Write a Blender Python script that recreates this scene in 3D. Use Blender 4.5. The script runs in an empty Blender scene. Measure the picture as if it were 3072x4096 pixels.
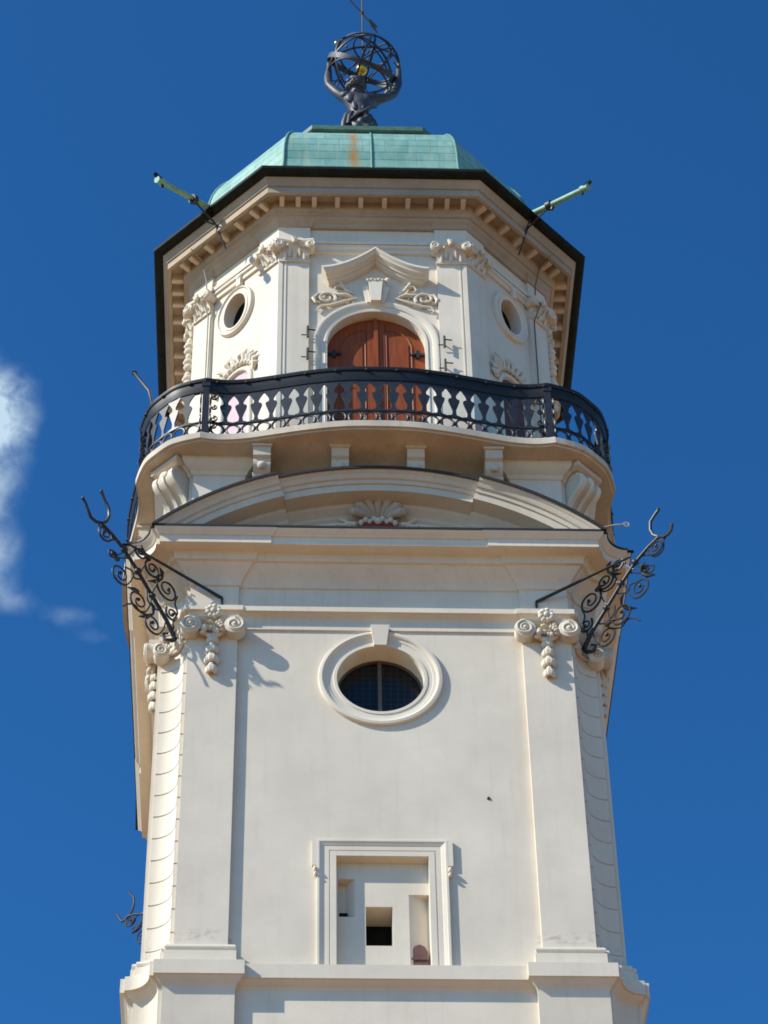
import bpy, bmesh, math, random
from math import sin, cos, pi, sqrt, radians, hypot, atan2
from mathutils import Vector, Matrix
random.seed(7)
S = bpy.context.scene
COL = S.collection

# ------------------------------------------------------------------ camera
TH, YA, RO = radians(45.344), radians(2.682), radians(1.136)
CAM = Vector((-1.539, -38.95, 1.6))
Fw = Vector((sin(YA) * cos(TH), cos(YA) * cos(TH), sin(TH)))
Rt = Vector((cos(YA), -sin(YA), 0.0))
Up = Rt.cross(Fw)
R2 = cos(RO) * Rt - sin(RO) * Up
U2 = sin(RO) * Rt + cos(RO) * Up
cd = bpy.data.cameras.new('camera')
cam = bpy.data.objects.new('camera', cd)
COL.objects.link(cam)
cam.matrix_world = Matrix.Translation(CAM) @ Matrix((R2, U2, -Fw)).transposed().to_4x4()
cd.sensor_fit = 'VERTICAL'
cd.sensor_height = 36.0
cd.sensor_width = 27.0
cd.lens = 36.0 * 11303.0 / 4096.0
cd.clip_start = 0.5
cd.clip_end = 6000
S.camera = cam

# ------------------------------------------------------------------ light
SUN_DIR = Vector((2.4, 1.0, -2.1)).normalized()      # the way the light travels
sl = bpy.data.lights.new('sun', 'SUN')
sl.energy = 5.0
sl.angle = radians(0.55)
sl.color = (1.0, 0.94, 0.84)
so = bpy.data.objects.new('sun', sl)
COL.objects.link(so)
so.rotation_euler = SUN_DIR.to_track_quat('-Z', 'Y').to_euler()
to_sun = -SUN_DIR
W = bpy.data.worlds.new('World')
S.world = W
W.use_nodes = True
wn, wl = W.node_tree.nodes, W.node_tree.links
wn.clear()
sky = wn.new('ShaderNodeTexSky')
sky.sky_type = 'NISHITA'
sky.sun_disc = False
sky.sun_elevation = math.asin(to_sun.z)
sky.sun_rotation = atan2(to_sun.x, to_sun.y)
sky.altitude = 400
sky.air_density = 1.0
sky.dust_density = 0.4
sky.ozone_density = 3.5
SKY_STRENGTH = 0.086
S.view_settings.view_transform = 'Standard'
S.view_settings.look = 'None'
S.view_settings.exposure = 0.30
S.view_settings.gamma = 1.0
S.view_settings.use_curve_mapping = False
S.cycles.filter_width = 1.75


def wnode(t, **k):
    n = wn.new(t)
    for a, v in k.items():
        setattr(n, a, v)
    return n


def wmath(op, a, b=None, clamp=False):
    n = wn.new('ShaderNodeMath')
    n.operation = op
    n.use_clamp = clamp
    for i, x in enumerate((a, b)):
        if x is None:
            continue
        if isinstance(x, (int, float)):
            n.inputs[i].default_value = x
        else:
            wl.new(x, n.inputs[i])
    return n.outputs[0]


# a bank of cloud low in the western sky: soft lobes at fixed sky directions, broken up by noise
tc = wnode('ShaderNodeTexCoord')
D0 = (Fw * 11303 + R2 * (60 - 1536) + U2 * (2048 - 1900)).normalized()
E1 = R2.copy()
E1 = (E1 - E1.dot(D0) * D0).normalized()
E2 = D0.cross(E1) * -1.0
if E2.z < 0:
    E2 = -E2


def wdot(v):
    n = wn.new('ShaderNodeVectorMath')
    n.operation = 'DOT_PRODUCT'
    wl.new(tc.outputs['Generated'], n.inputs[0])
    n.inputs[1].default_value = v
    return n.outputs['Value']


ca, cb, cf = wdot(E1), wdot(E2), wdot(D0)
nz = wnode('ShaderNodeTexNoise')
nz.inputs['Scale'].default_value = 55.0
nz.inputs['Detail'].default_value = 7.0
nz.inputs['Roughness'].default_value = 0.62
wl.new(tc.outputs['Generated'], nz.inputs['Vector'])
nz2 = wnode('ShaderNodeTexNoise')
nz2.inputs['Scale'].default_value = 240.0
nz2.inputs['Detail'].default_value = 6.0
nz2.inputs['Roughness'].default_value = 0.6
wl.new(tc.outputs['Generated'], nz2.inputs['Vector'])
tot = None
PX = 1.0 / 11303
for (u, v, ru, rv, am) in ((-20, 1640, 125, 150, 0.95), (50, 1560, 80, 60, 0.45), (95, 1690, 60, 80, 0.35), (-40, 1850, 120, 150, 0.75), (-60, 2010, 90, 100, 0.35),
                           (-50, 2260, 100, 110, 0.62), (40, 2390, 110, 55, 0.34), (20, 2160, 70, 60, 0.25), (265, 2465, 120, 45, 0.27), (360, 2545, 90, 34, 0.16), (-300, 1850, 200, 380, 0.9)):
    x0, y0 = (u - 60) * PX, (1900 - v) * PX
    dx = wmath('MULTIPLY', wmath('SUBTRACT', ca, x0), 1.0 / (ru * PX))
    dy = wmath('MULTIPLY', wmath('SUBTRACT', cb, y0), 1.0 / (rv * PX))
    r2 = wmath('ADD', wmath('MULTIPLY', dx, dx), wmath('MULTIPLY', dy, dy))
    g = wmath('MULTIPLY', wmath('POWER', 2.718, wmath('MULTIPLY', r2, -1.0)), am)
    tot = g if tot is None else wmath('ADD', tot, g)
nz3 = wnode('ShaderNodeTexNoise')
nz3.inputs['Scale'].default_value = 110.0
nz3.inputs['Detail'].default_value = 4.0
nz3.inputs['Roughness'].default_value = 0.55
nz3.inputs['Distortion'].default_value = 0.6
wl.new(tc.outputs['Generated'], nz3.inputs['Vector'])
nn = wmath('ADD', wmath('MULTIPLY', nz.outputs[0], 1.5), wmath('MULTIPLY', nz2.outputs[0], 0.15))
nn = wmath('ADD', nn, wmath('MULTIPLY', nz3.outputs[0], 0.8))
nn = wmath('SUBTRACT', nn, 0.62)
m = wmath('MULTIPLY', tot, nn)
m = wmath('SUBTRACT', m, 0.05)
m = wmath('MULTIPLY', m, 1.5, True)
m = wmath('POWER', m, 1.25)
m = wmath('MULTIPLY', m, wmath('GREATER_THAN', cf, 0.0))
m = wmath('MULTIPLY', m, 0.85)
hs = wnode('ShaderNodeMix', data_type='RGBA', blend_type='MULTIPLY')
hs.inputs['Factor'].default_value = 1.0
SKY_TINT = (0.33, 0.88, 1.08, 1)
hs.inputs['B'].default_value = SKY_TINT
gm = wnode('ShaderNodeGamma')      # deepens the clear blue away from the sun
gm.inputs['Gamma'].default_value = 1.35
wl.new(sky.outputs[0], gm.inputs['Color'])
wl.new(gm.outputs[0], hs.inputs['A'])
mixc = wnode('ShaderNodeMix', data_type='RGBA')
wl.new(m, mixc.inputs['Factor'])
wl.new(hs.outputs['Result'], mixc.inputs['A'])
mixc.inputs['B'].default_value = (6.2, 7.9, 9.1, 1)
bg = wnode('ShaderNodeBackground')
bg.inputs['Strength'].default_value = SKY_STRENGTH
wl.new(mixc.outputs['Result'], bg.inputs['Color'])
wo = wnode('ShaderNodeOutputWorld')
wl.new(bg.outputs[0], wo.inputs[0])


# ------------------------------------------------------------------ materials
def new_mat(name):
    mt = bpy.data.materials.new(name)
    mt.use_nodes = True
    nt = mt.node_tree
    b = nt.nodes['Principled BSDF']
    return mt, nt, b


def ramp(nt, src, stops):
    r = nt.nodes.new('ShaderNodeValToRGB')
    el = r.color_ramp.elements
    el[0].position, el[0].color = stops[0]
    el[1].position, el[1].color = stops[-1]
    for p, c in stops[1:-1]:
        e = el.new(p)
        e.color = c
    nt.links.new(src, r.inputs[0])
    return r.outputs[0]


def noise(nt, vec, scale, detail=5, rough=0.6):
    n = nt.nodes.new('ShaderNodeTexNoise')
    n.inputs['Scale'].default_value = scale
    n.inputs['Detail'].default_value = detail
    n.inputs['Roughness'].default_value = rough
    nt.links.new(vec, n.inputs['Vector'])
    return n.outputs[0]


def mapping(nt, src, sc):
    mp = nt.nodes.new('ShaderNodeMapping')
    mp.inputs['Scale'].default_value = sc
    nt.links.new(src, mp.inputs['Vector'])
    return mp.outputs[0]


def mixrgb(nt, fac, a, b, mode='MIX'):
    n = nt.nodes.new('ShaderNodeMix')
    n.data_type = 'RGBA'
    n.blend_type = mode
    for nm, x in (('Factor', fac), ('A', a), ('B', b)):
        if isinstance(x, (int, float, tuple)):
            n.inputs[nm].default_value = x
        else:
            nt.links.new(x, n.inputs[nm])
    return n.outputs['Result']


def bump(nt, b, h, strength, dist):
    n = nt.nodes.new('ShaderNodeBump')
    n.inputs['Strength'].default_value = strength
    n.inputs['Distance'].default_value = dist
    nt.links.new(h, n.inputs['Height'])
    nt.links.new(n.outputs[0], b.inputs['Normal'])


def c4(c):
    return (c[0], c[1], c[2], 1.0)


def stucco(name, col, var=0.06, dirt=0.35, bumpd=0.004):
    mt, nt, b = new_mat(name)
    g = nt.nodes.new('ShaderNodeNewGeometry').outputs['Position']
    n1 = noise(nt, g, 0.9, 6, 0.62)
    lo = tuple(x * (1 - var * 1.6) for x in col)
    hi = tuple(min(1, x * (1 + var)) for x in col)
    base = ramp(nt, n1, ((0.3, c4(lo)), (0.7, c4(hi))))
    st = noise(nt, mapping(nt, g, (7.0, 7.0, 0.5)), 1.0, 6, 0.65)
    sf = ramp(nt, st, ((0.52, (0, 0, 0, 1)), (0.78, (1, 1, 1, 1))))
    sm = nt.nodes.new('ShaderNodeMath')
    sm.operation = 'MULTIPLY'
    sm.inputs[1].default_value = dirt
    nt.links.new(sf, sm.inputs[0])
    dc = (col[0] * 0.78, col[1] * 0.76, col[2] * 0.72, 1)
    c2 = mixrgb(nt, sm.outputs[0], base, dc)
    bl = noise(nt, g, 5.0, 8, 0.7)
    bf = ramp(nt, bl, ((0.66, (0, 0, 0, 1)), (0.8, (1, 1, 1, 1))))
    sm2 = nt.nodes.new('ShaderNodeMath')
    sm2.operation = 'MULTIPLY'
    sm2.inputs[1].default_value = dirt * 0.8
    nt.links.new(bf, sm2.inputs[0])
    c3 = mixrgb(nt, sm2.outputs[0], c2, (col[0] * 0.7, col[1] * 0.68, col[2] * 0.64, 1))
    if name == 'cream_stucco':     # mould patches above the plinths, rain runs under the ledges
        sx = nt.nodes.new('ShaderNodeSeparateXYZ')
        nt.links.new(g, sx.inputs[0])

        def mth(op, a, bb, cl=False):
            q = nt.nodes.new('ShaderNodeMath')
            q.operation = op
            q.use_clamp = cl
            for ii, x in enumerate((a, bb)):
                if isinstance(x, (int, float)):
                    q.inputs[ii].default_value = x
                else:
                    nt.links.new(x, q.inputs[ii])
            return q.outputs[0]
        band = mth('SUBTRACT', 1.0, mth('MULTIPLY', mth('ABSOLUTE', mth('SUBTRACT', sx.outputs['Z'], 27.93), 0), 6.0), True)
        mo = ramp(nt, noise(nt, mapping(nt, g, (5, 5, 9)), 1.0, 6, 0.7), ((0.5, (0, 0, 0, 1)), (0.68, (1, 1, 1, 1))))
        mk = mth('MULTIPLY', mth('MULTIPLY', band, mo), mth('GREATER_THAN', mth('ABSOLUTE', sx.outputs['X'], 0), 2.35))
        c3 = mixrgb(nt, mth('MULTIPLY', mk, 0.7), c3, (0.25, 0.24, 0.22, 1))
        run = ramp(nt, noise(nt, mapping(nt, g, (9, 9, 0.35)), 1.0, 5, 0.7), ((0.55, (0, 0, 0, 1)), (0.8, (1, 1, 1, 1))))
        up = mth('MULTIPLY', mth('SUBTRACT', sx.outputs['Z'], 32.6), 0.6, True)
        c3 = mixrgb(nt, mth('MULTIPLY', mth('MULTIPLY', run, up), 0.32), c3, (0.36, 0.32, 0.25, 1))
    nt.links.new(c3, b.inputs['Base Color'])
    b.inputs['Roughness'].default_value = 0.92
    b.inputs['Specular IOR Level'].default_value = 0.15
    f1 = noise(nt, g, 26.0, 6, 0.6)
    bump(nt, b, f1, 0.35, bumpd)
    return mt


def simple(name, col, rough=0.6, metal=0.0, spec=0.4, var=0.25, scale=6.0, bmp=0.0):
    mt, nt, b = new_mat(name)
    g = nt.nodes.new('ShaderNodeNewGeometry').outputs['Position']
    n1 = noise(nt, g, scale, 6, 0.65)
    base = ramp(nt, n1, ((0.28, c4(tuple(x * (1 - var) for x in col))), (0.72, c4(tuple(min(1, x * (1 + var)) for x in col)))))
    nt.links.new(base, b.inputs['Base Color'])
    b.inputs['Roughness'].default_value = rough
    b.inputs['Metallic'].default_value = metal
    b.inputs['Specular IOR Level'].default_value = spec
    if bmp:
        bump(nt, b, noise(nt, g, scale * 4, 6, 0.6), 0.4, bmp)
    return mt


def copper_mat():
    mt, nt, b = new_mat('copper_patina')
    uv = nt.nodes.new('ShaderNodeUVMap').outputs[0]
    g = nt.nodes.new('ShaderNodeNewGeometry').outputs['Position']
    br = nt.nodes.new('ShaderNodeTexBrick')
    br.inputs['Scale'].default_value = 1.0
    br.inputs['Brick Width'].default_value = 40.0
    br.inputs['Row Height'].default_value = 0.27
    br.offset = 0.5
    br.squash = 1.0
    br.inputs['Mortar Size'].default_value = 0.013
    br.inputs['Mortar Smooth'].default_value = 0.2
    br.inputs['Color1'].default_value = (0.15, 0.325, 0.275, 1)
    br.inputs['Color2'].default_value = (0.22, 0.42, 0.36, 1)
    br.inputs['Mortar'].default_value = (0.045, 0.11, 0.09, 1)
    nt.links.new(uv, br.inputs['Vector'])
    bj = nt.nodes.new('ShaderNodeTexBrick')      # the short upright joints, fainter than the rows
    bj.offset = 0.37
    bj.inputs['Scale'].default_value = 1.0
    bj.inputs['Brick Width'].default_value = 0.47
    bj.inputs['Row Height'].default_value = 0.54
    bj.inputs['Mortar Size'].default_value = 0.008
    bj.inputs['Color1'].default_value = (0.80, 0.86, 0.86, 1)
    bj.inputs['Color2'].default_value = (1.12, 1.06, 1.06, 1)
    bj.inputs['Mortar'].default_value = (0.62, 0.62, 0.62, 1)
    nt.links.new(uv, bj.inputs['Vector'])
    n1 = noise(nt, mapping(nt, g, (2.2, 2.2, 0.8)), 1.6, 8, 0.65)
    pale = ramp(nt, n1, ((0.42, (0, 0, 0, 1)), (0.72, (0.6, 0.6, 0.6, 1))))
    c = mixrgb(nt, pale, br.outputs['Color'], (0.36, 0.53, 0.46, 1))
    c = mixrgb(nt, 0.8, c, bj.outputs['Color'], 'MULTIPLY')
    n2 = noise(nt, mapping(nt, g, (9, 9, 1.2)), 1.0, 6, 0.7)
    brn = ramp(nt, n2, ((0.5, (0, 0, 0, 1)), (0.72, (0.7, 0.7, 0.7, 1))))
    c = mixrgb(nt, brn, c, (0.12, 0.27, 0.21, 1))
    n3 = noise(nt, mapping(nt, g, (6, 6, 0.35)), 1.3, 4, 0.6)
    och = ramp(nt, n3, ((0.56, (0, 0, 0, 1)), (0.74, (0.6, 0.6, 0.6, 1))))
    c = mixrgb(nt, och, c, (0.36, 0.34, 0.16, 1))
    # rust run below the statue: a stain with its own place on the roof
    sx = nt.nodes.new('ShaderNodeSeparateXYZ')
    nt.links.new(g, sx.inputs[0])
    rn = noise(nt, mapping(nt, g, (5, 5, 1.6)), 1.5, 6, 0.7)

    def mth(op, a, bb, cl=False):
        q = nt.nodes.new('ShaderNodeMath')
        q.operation = op
        q.use_clamp = cl
        for i, x in enumerate((a, bb)):
            if isinstance(x, (int, float)):
                q.inputs[i].default_value = x
            else:
                nt.links.new(x, q.inputs[i])
        return q.outputs[0]
    xx = mth('ADD', sx.outputs['X'], mth('MULTIPLY', mth('SUBTRACT', rn, 0.5), 0.3))
    dd = mth('ABSOLUTE', mth('ADD', xx, 0.34), 0)
    st = mth('SUBTRACT', 1.0, mth('MULTIPLY', dd, 8.0), True)
    st = mth('MULTIPLY', st, mth('LESS_THAN', sx.outputs['Y'], -1.0))
    st = mth('MULTIPLY', st, mth('MULTIPLY', rn, 1.7), True)
    c = mixrgb(nt, st, c, (0.40, 0.19, 0.035, 1))
    nt.links.new(c, b.inputs['Base Color'])
    b.inputs['Roughness'].default_value = 0.6
    b.inputs['Specular IOR Level'].default_value = 0.35
    bump(nt, b, br.outputs['Fac'], -0.5, 0.02)
    return mt


def wood_mat():
    mt, nt, b = new_mat('door_wood')
    g = nt.nodes.new('ShaderNodeNewGeometry').outputs['Position']
    n1 = noise(nt, mapping(nt, g, (22, 22, 1.3)), 1.0, 6, 0.6)
    base = ramp(nt, n1, ((0.3, (0.20, 0.042, 0.012, 1)), (0.7, (0.31, 0.080, 0.022, 1))))
    nt.links.new(base, b.inputs['Base Color'])
    b.inputs['Roughness'].default_value = 0.5
    b.inputs['Specular IOR Level'].default_value = 0.2
    bump(nt, b, n1, 0.3, 0.003)
    return mt


def glass_mat():
    mt, nt, b = new_mat('leaded_glass')
    g = nt.nodes.new('ShaderNodeNewGeometry').outputs['Position']
    v = nt.nodes.new('ShaderNodeTexVoronoi')
    v.feature = 'DISTANCE_TO_EDGE'
    v.inputs['Scale'].default_value = 8.5
    v.inputs['Randomness'].default_value = 0.15
    nt.links.new(mapping(nt, g, (1, 0.001, 1)), v.inputs['Vector'])
    base = ramp(nt, v.outputs[0], ((0.02, (0.035, 0.032, 0.028, 1)), (0.06, (0.008, 0.012, 0.016, 1))))
    nt.links.new(base, b.inputs['Base Color'])
    b.inputs['Roughness'].default_value = 0.15
    b.inputs['Specular IOR Level'].default_value = 0.22
    return mt


M = dict(
    wall=stucco('cream_stucco', (0.70, 0.62, 0.50)),
    trim=stucco('pale_trim_stucco', (0.71, 0.635, 0.515), 0.05, 0.3),
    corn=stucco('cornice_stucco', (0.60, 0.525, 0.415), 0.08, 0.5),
    eave=stucco('brown_eave_plaster', (0.41, 0.335, 0.25), 0.12, 0.6),  # whole eave cornice, base darker and browner than the other stuccos
    orn=stucco('carved_plaster', (0.68, 0.605, 0.485), 0.07, 0.45, 0.008),
    slab=stucco('balcony_stone', (0.57, 0.50, 0.40), 0.16, 1.0),
    flash=simple('dark_lead_flashing', (0.028, 0.024, 0.022), 0.55),
    gutter=simple('blackened_copper', (0.009, 0.014, 0.012), 0.7, spec=0.2, var=0.5),
    copper=copper_mat(),
    plate=simple('weathered_copper_edge', (0.07, 0.15, 0.11), 0.6, var=0.35),
    iron=simple('painted_iron', (0.024, 0.025, 0.028), 0.48, 0.0, 0.4, 0.4, 9),
    rail=simple('railing_iron', (0.021, 0.022, 0.025), 0.45, 0.0, 0.45, 0.4, 9),
    black=simple('handrail_black_iron', (0.012, 0.012, 0.013), 0.5, 0.0, 0.35, 0.3, 9),
    bronze=simple('dark_bronze', (0.050, 0.053, 0.060), 0.50, 0.25, 0.5, 0.45, 9, 0.012),
    gold=simple('gilded_metal', (0.85, 0.55, 0.10), 0.36, 1.0, 0.5, 0.1),
    vane=simple('weathered_brass', (0.13, 0.095, 0.05), 0.5, 0.3),
    wood=wood_mat(),
    glass=glass_mat(),
    pale=simple('pale_grey_metal', (0.42, 0.43, 0.44), 0.5, 0.2),
    dark=simple('dark_interior', (0.012, 0.011, 0.010), 0.9, spec=0.1),
    mull=simple('grey_brown_wood', (0.10, 0.078, 0.06), 0.6),
    pink=simple('pale_pink_paint', (0.56, 0.41, 0.43), 0.7, spec=0.2, var=0.08),
    maroon=simple('dark_maroon_paint', (0.12, 0.055, 0.055), 0.7, spec=0.2),
    red=simple('red_painted_plaster', (0.25, 0.045, 0.045), 0.8, spec=0.2, var=0.35),
    shell=stucco('tan_plaster', (0.50, 0.41, 0.33), 0.1, 0.5, 0.008),
    ground=simple('courtyard_gravel', (0.30, 0.16, 0.072), 0.95, spec=0.1, var=0.2, scale=0.4),
)


# ------------------------------------------------------------------ mesh helpers
class MB:
    def __init__(self, rot=0.0, off=(0, 0, 0)):
        self.v, self.f, self.mi = [], [], []
        self.m = 0
        self.set(rot, off)

    def set(self, rot=0.0, off=(0, 0, 0)):
        self.c, self.s, self.o = cos(radians(rot)), sin(radians(rot)), off
        return self

    def P(self, p):
        x, y, z = p[0] + self.o[0], p[1] + self.o[1], p[2] + self.o[2]
        return (x * self.c - y * self.s, x * self.s + y * self.c, z)

    def add(self, pts, faces):
        b = len(self.v)
        self.v += [self.P(p) for p in pts]
        self.f += [tuple(b + i for i in f) for f in faces]
        self.mi += [self.m] * len(faces)

    def box(self, x0, x1, y0, y1, z0, z1):
        p = [(x, y, z) for z in (z0, z1) for y in (y0, y1) for x in (x0, x1)]
        self.add(p, [(0, 2, 3, 1), (4, 5, 7, 6), (0, 1, 5, 4), (2, 6, 7, 3), (0, 4, 6, 2), (1, 3, 7, 5)])

    def loft(self, rings, closed=True, cap=(True, True)):
        n = len(rings[0])
        pts = [p for r in rings for p in r]
        fs = []
        for k in range(len(rings) - 1):
            for i in range(n if closed else n - 1):
                j = (i + 1) % n
                fs.append((k * n + i, k * n + j, (k + 1) * n + j, (k + 1) * n + i))
        if cap[0]:
            fs.append(tuple(range(n - 1, -1, -1)))
        if cap[1]:
            fs.append(tuple((len(rings) - 1) * n + i for i in range(n)))
        self.add(pts, fs)

    def prism(self, poly, y0, y1):
        """polygon in x,z extruded between y0 (outer) and y1"""
        self.loft([[(x, y0, z) for x, z in poly], [(x, y1, z) for x, z in poly]])

    def tube(self, path, r, n=8, closed=False, flat=1.0):
        path = [Vector(p) for p in path]
        k = len(path)
        rr = r if isinstance(r, (list, tuple)) else [r] * k
        T = []
        for i in range(k):
            a = path[(i - 1) % k] if (closed or i > 0) else path[i]
            b = path[(i + 1) % k] if (closed or i < k - 1) else path[i]
            t = b - a
            T.append(t.normalized() if t.length > 1e-9 else Vector((0, 0, 1)))
        ref = Vector((0, 0, 1)) if abs(T[0].z) < 0.9 else Vector((1, 0, 0))
        u = T[0].cross(ref).normalized()
        rings = []
        for i in range(k):
            u = (u - u.dot(T[i]) * T[i])
            u = u.normalized() if u.length > 1e-6 else T[i].orthogonal().normalized()
            w = T[i].cross(u)
            rings.append([tuple(path[i] + rr[i] * (cos(2 * pi * q / n) * u + flat * sin(2 * pi * q / n) * w)) for q in range(n)])
        if closed:
            rings.append(rings[0])
        self.loft(rings, True, (not closed, not closed))

    def ball(self, c, r, n=10, mm=7):
        if not isinstance(r, (tuple, list)):
            r = (r, r, r)
        rings = []
        for j in range(mm + 1):
            a = -pi / 2 + pi * (0.04 + 0.92 * j / mm)
            rings.append([(c[0] + r[0] * cos(a) * cos(2 * pi * i / n), c[1] + r[1] * cos(a) * sin(2 * pi * i / n), c[2] + r[2] * sin(a)) for i in range(n)])
        self.loft(rings)

    def lathe(self, axis_o, prof, n=24, axis='y', ring=False):
        """prof: (radius, along) round an axis through axis_o"""
        rings = []
        for r, h in prof:
            if axis == 'y':
                rings.append([(axis_o[0] + r * cos(2 * pi * i / n), axis_o[1] + h, axis_o[2] + r * sin(2 * pi * i / n)) for i in range(n)])
            else:
                rings.append([(axis_o[0] + r * cos(2 * pi * i / n), axis_o[1] + r * sin(2 * pi * i / n), axis_o[2] + h) for i in range(n)])
        if ring:
            rings.append(rings[0])
        self.loft(rings, True, (not ring, not ring))

    def build(self, name, mat, parent=None, smooth=None, mats=None):
        me = bpy.data.meshes.new(name)
        me.from_pydata(self.v, [], self.f)
        for mm in (mats or [mat]):
            me.materials.append(mm)
        if mats:
            me.polygons.foreach_set('material_index', self.mi)
        bm = bmesh.new()
        bm.from_mesh(me)
        bmesh.ops.recalc_face_normals(bm, faces=bm.faces)
        bm.to_mesh(me)
        bm.free()
        if smooth:
            me.shade_smooth()
            me.set_sharp_from_angle(angle=radians(smooth))
        ob = bpy.data.objects.new(name, me)
        COL.objects.link(ob)
        if parent:
            ob.parent = parent
        return ob


def tag(o, label=None, cat=None, group=None, kind=None):
    for k, v in (('label', label), ('category', cat), ('group', group), ('kind', kind)):
        if v:
            o[k] = v
    return o


def empty(name, loc=(0, 0, 0)):
    o = bpy.data.objects.new(name, None)
    o.location = loc
    o.empty_display_size = 0.3
    COL.objects.link(o)
    return o


def dup(o, parent, loc=None, rot=None):
    c = o.copy()
    COL.objects.link(c)
    c.parent = parent
    if loc is not None:
        c.location = loc
    if rot is not None:
        c.rotation_euler = (0, 0, rot)
    for ch in list(o.children):
        dup(ch, c)
    return c


def cut(ob, cutters):
    """carve openings into a wall mesh, keep only the result"""
    for cu in cutters:
        md = ob.modifiers.new('cut', 'BOOLEAN')
        md.operation = 'DIFFERENCE'
        md.solver = 'EXACT'
        md.object = cu
    dg = bpy.context.evaluated_depsgraph_get()
    me = bpy.data.meshes.new_from_object(ob.evaluated_get(dg))
    ob.modifiers.clear()
    old = ob.data
    ob.data = me
    bpy.data.meshes.remove(old)
    for cu in cutters:
        md = cu.data
        bpy.data.objects.remove(cu)
        bpy.data.meshes.remove(md)


def spiral(c, r, turns=1.75, start=0.0, hand=1, n=34, shrink=0.12, ax=(1, 0, 0), az=(0, 0, 1)):
    """points of a volute winding inwards from radius r"""
    out = []
    for i in range(n):
        t = i / (n - 1)
        a = start + hand * 2 * pi * turns * t
        q = r * ((1 - t) + shrink * t)
        out.append(tuple(c[k] + q * (cos(a) * ax[k] + sin(a) * az[k]) for k in range(3)))
    return out


def taper(n, a, b):
    return [a + (b - a) * i / (n - 1) for i in range(n)]


# ------------------------------------------------------------------ ground
g = MB()
N = 64
g.add([(2500 * cos(2 * pi * i / N), 2500 * sin(2 * pi * i / N), 0) for i in range(N)], [tuple(range(N))])
tag(g.build('ground', M['ground']), kind='structure')

# ------------------------------------------------------------------ tower
TW = empty('observatory_tower', (0, 0, 0))
tag(TW, 'tall cream baroque tower with green copper roof, octagonal upper storey and curved balcony', 'tower')
w_, wi_, a_, yr_ = 3.25, 2.417, 3.77, 3.685
NA = 9


def plan(d, dr, z):
    pts = []
    side = [(-(w_ + d), -(a_ + d)), (-(wi_ - d), -(a_ + d)), (-(wi_ - d), -(yr_ + dr)), (wi_ - d, -(yr_ + dr)), (wi_ - d, -(a_ + d)), (w_ + d, -(a_ + d))]
    q = a_ + d - 0.07
    r = q - (w_ + d + 0.06)
    side.append((w_ + d, -q))
    for i in range(NA):
        an = pi - (pi / 2) * i / (NA - 1)
        side.append((q + r * cos(an), -q + r * sin(an)))
    side.append((q, -(w_ + d)))
    for k in range(4):
        c, s = (1, 0, -1, 0)[k], (0, 1, 0, -1)[k]
        pts += [(x * c - y * s, x * s + y * c, z) for x, y in side]
    return pts


prof = [  # z, pilaster offset, recess offset
    (0.0, .13, .10), (26.84, .13, .10), (26.90, .14, .10), (26.95, .17, .13), (26.99, .215, .19), (27.035, .245, .225), (27.036, .27, .25),
    (27.29, .27, .25), (27.30, .14, .0), (27.56, .135, .0), (27.575, .10, .0), (27.60, .115, .0), (27.64, .125, .0), (27.68, .115, .0), (27.705, .085, .0),
    (27.715, .0, .0), (34.42, .0, .0), (34.421, .0, .03), (34.56, .0, .03), (34.562, .0, .015), (34.66, .0, .02), (34.70, .0, .04), (34.74, .03, .10), (34.745, .085, .15),
    (34.85, .085, .15), (34.86, .0, .03), (35.36, .0, .03), (35.37, .03, .06), (35.45, .04, .08), (35.56, .10, .15), (35.68, .20, .25), (35.74, .24, .29), (35.75, .29, .34), (35.85, .30, .36),
    (35.90, .33, .38), (35.905, .545, .60), (36.06, .545, .60), (36.07, .565, .625), (36.10, .58, .64), (36.13, .61, .68), (36.165, .635, .71), (36.19, .64, .715), (36.24, .05, .05),
    (37.62, .05, .02), (37.63, .05, -.10), (38.05, .05, -.10), (38.06, .07, -.10), (38.09, .09, -.1), (38.13, .10, -.1), (38.16, .13, -.1), (38.24, .22, -.1), (38.28, .24, -.1), (38.30, .25, -.1), (38.45, .25, -.1)]
mb = MB()
mb.loft([plan(d, dr, z) for z, d, dr in prof])
shaft = mb.build('shaft_wall', M['wall'], TW, 22)
cu = []
c1 = MB()
c1.lathe((0, 0, 33.34), [(0.735, -5.0), (0.735, -3.27)], 48)
cu.append(c1.build('c', M['dark']))
for bx in ((-0.75, 0.71, -5, -3.525, 27.305, 29.56), (-0.29, 0.13, -3.6, -3.0, 27.95, 28.70)):
    c1 = MB()
    c1.box(*bx)
    cu.append(c1.build('c', M['dark']))
for tri, z0, z1 in ((((.38, -3.53), (.706, -3.53), (.706, -3.39), (.68, -3.37)), 27.31, 28.94), (((-.45, -3.53), (-.60, -3.36), (-.72, -3.36), (-.72, -3.53)), 28.50, 29.24)):
    c1 = MB()
    c1.loft([[(x, y, z) for x, y in tri] for z in (z0, z1)])
    cu.append(c1.build('c', M['dark']))
cut(shaft, cu)

# lead flashing along the cornice edge
mb = MB()
fr = []
for z, d, dr in ((36.19, .62, .70), (36.192, .655, .735), (36.232, .655, .735), (36.262, .5, .5)):
    fr.append(plan(d, dr, z))
mb.loft(fr)
mb.build('cornice_flashing', M['flash'], TW)

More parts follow.
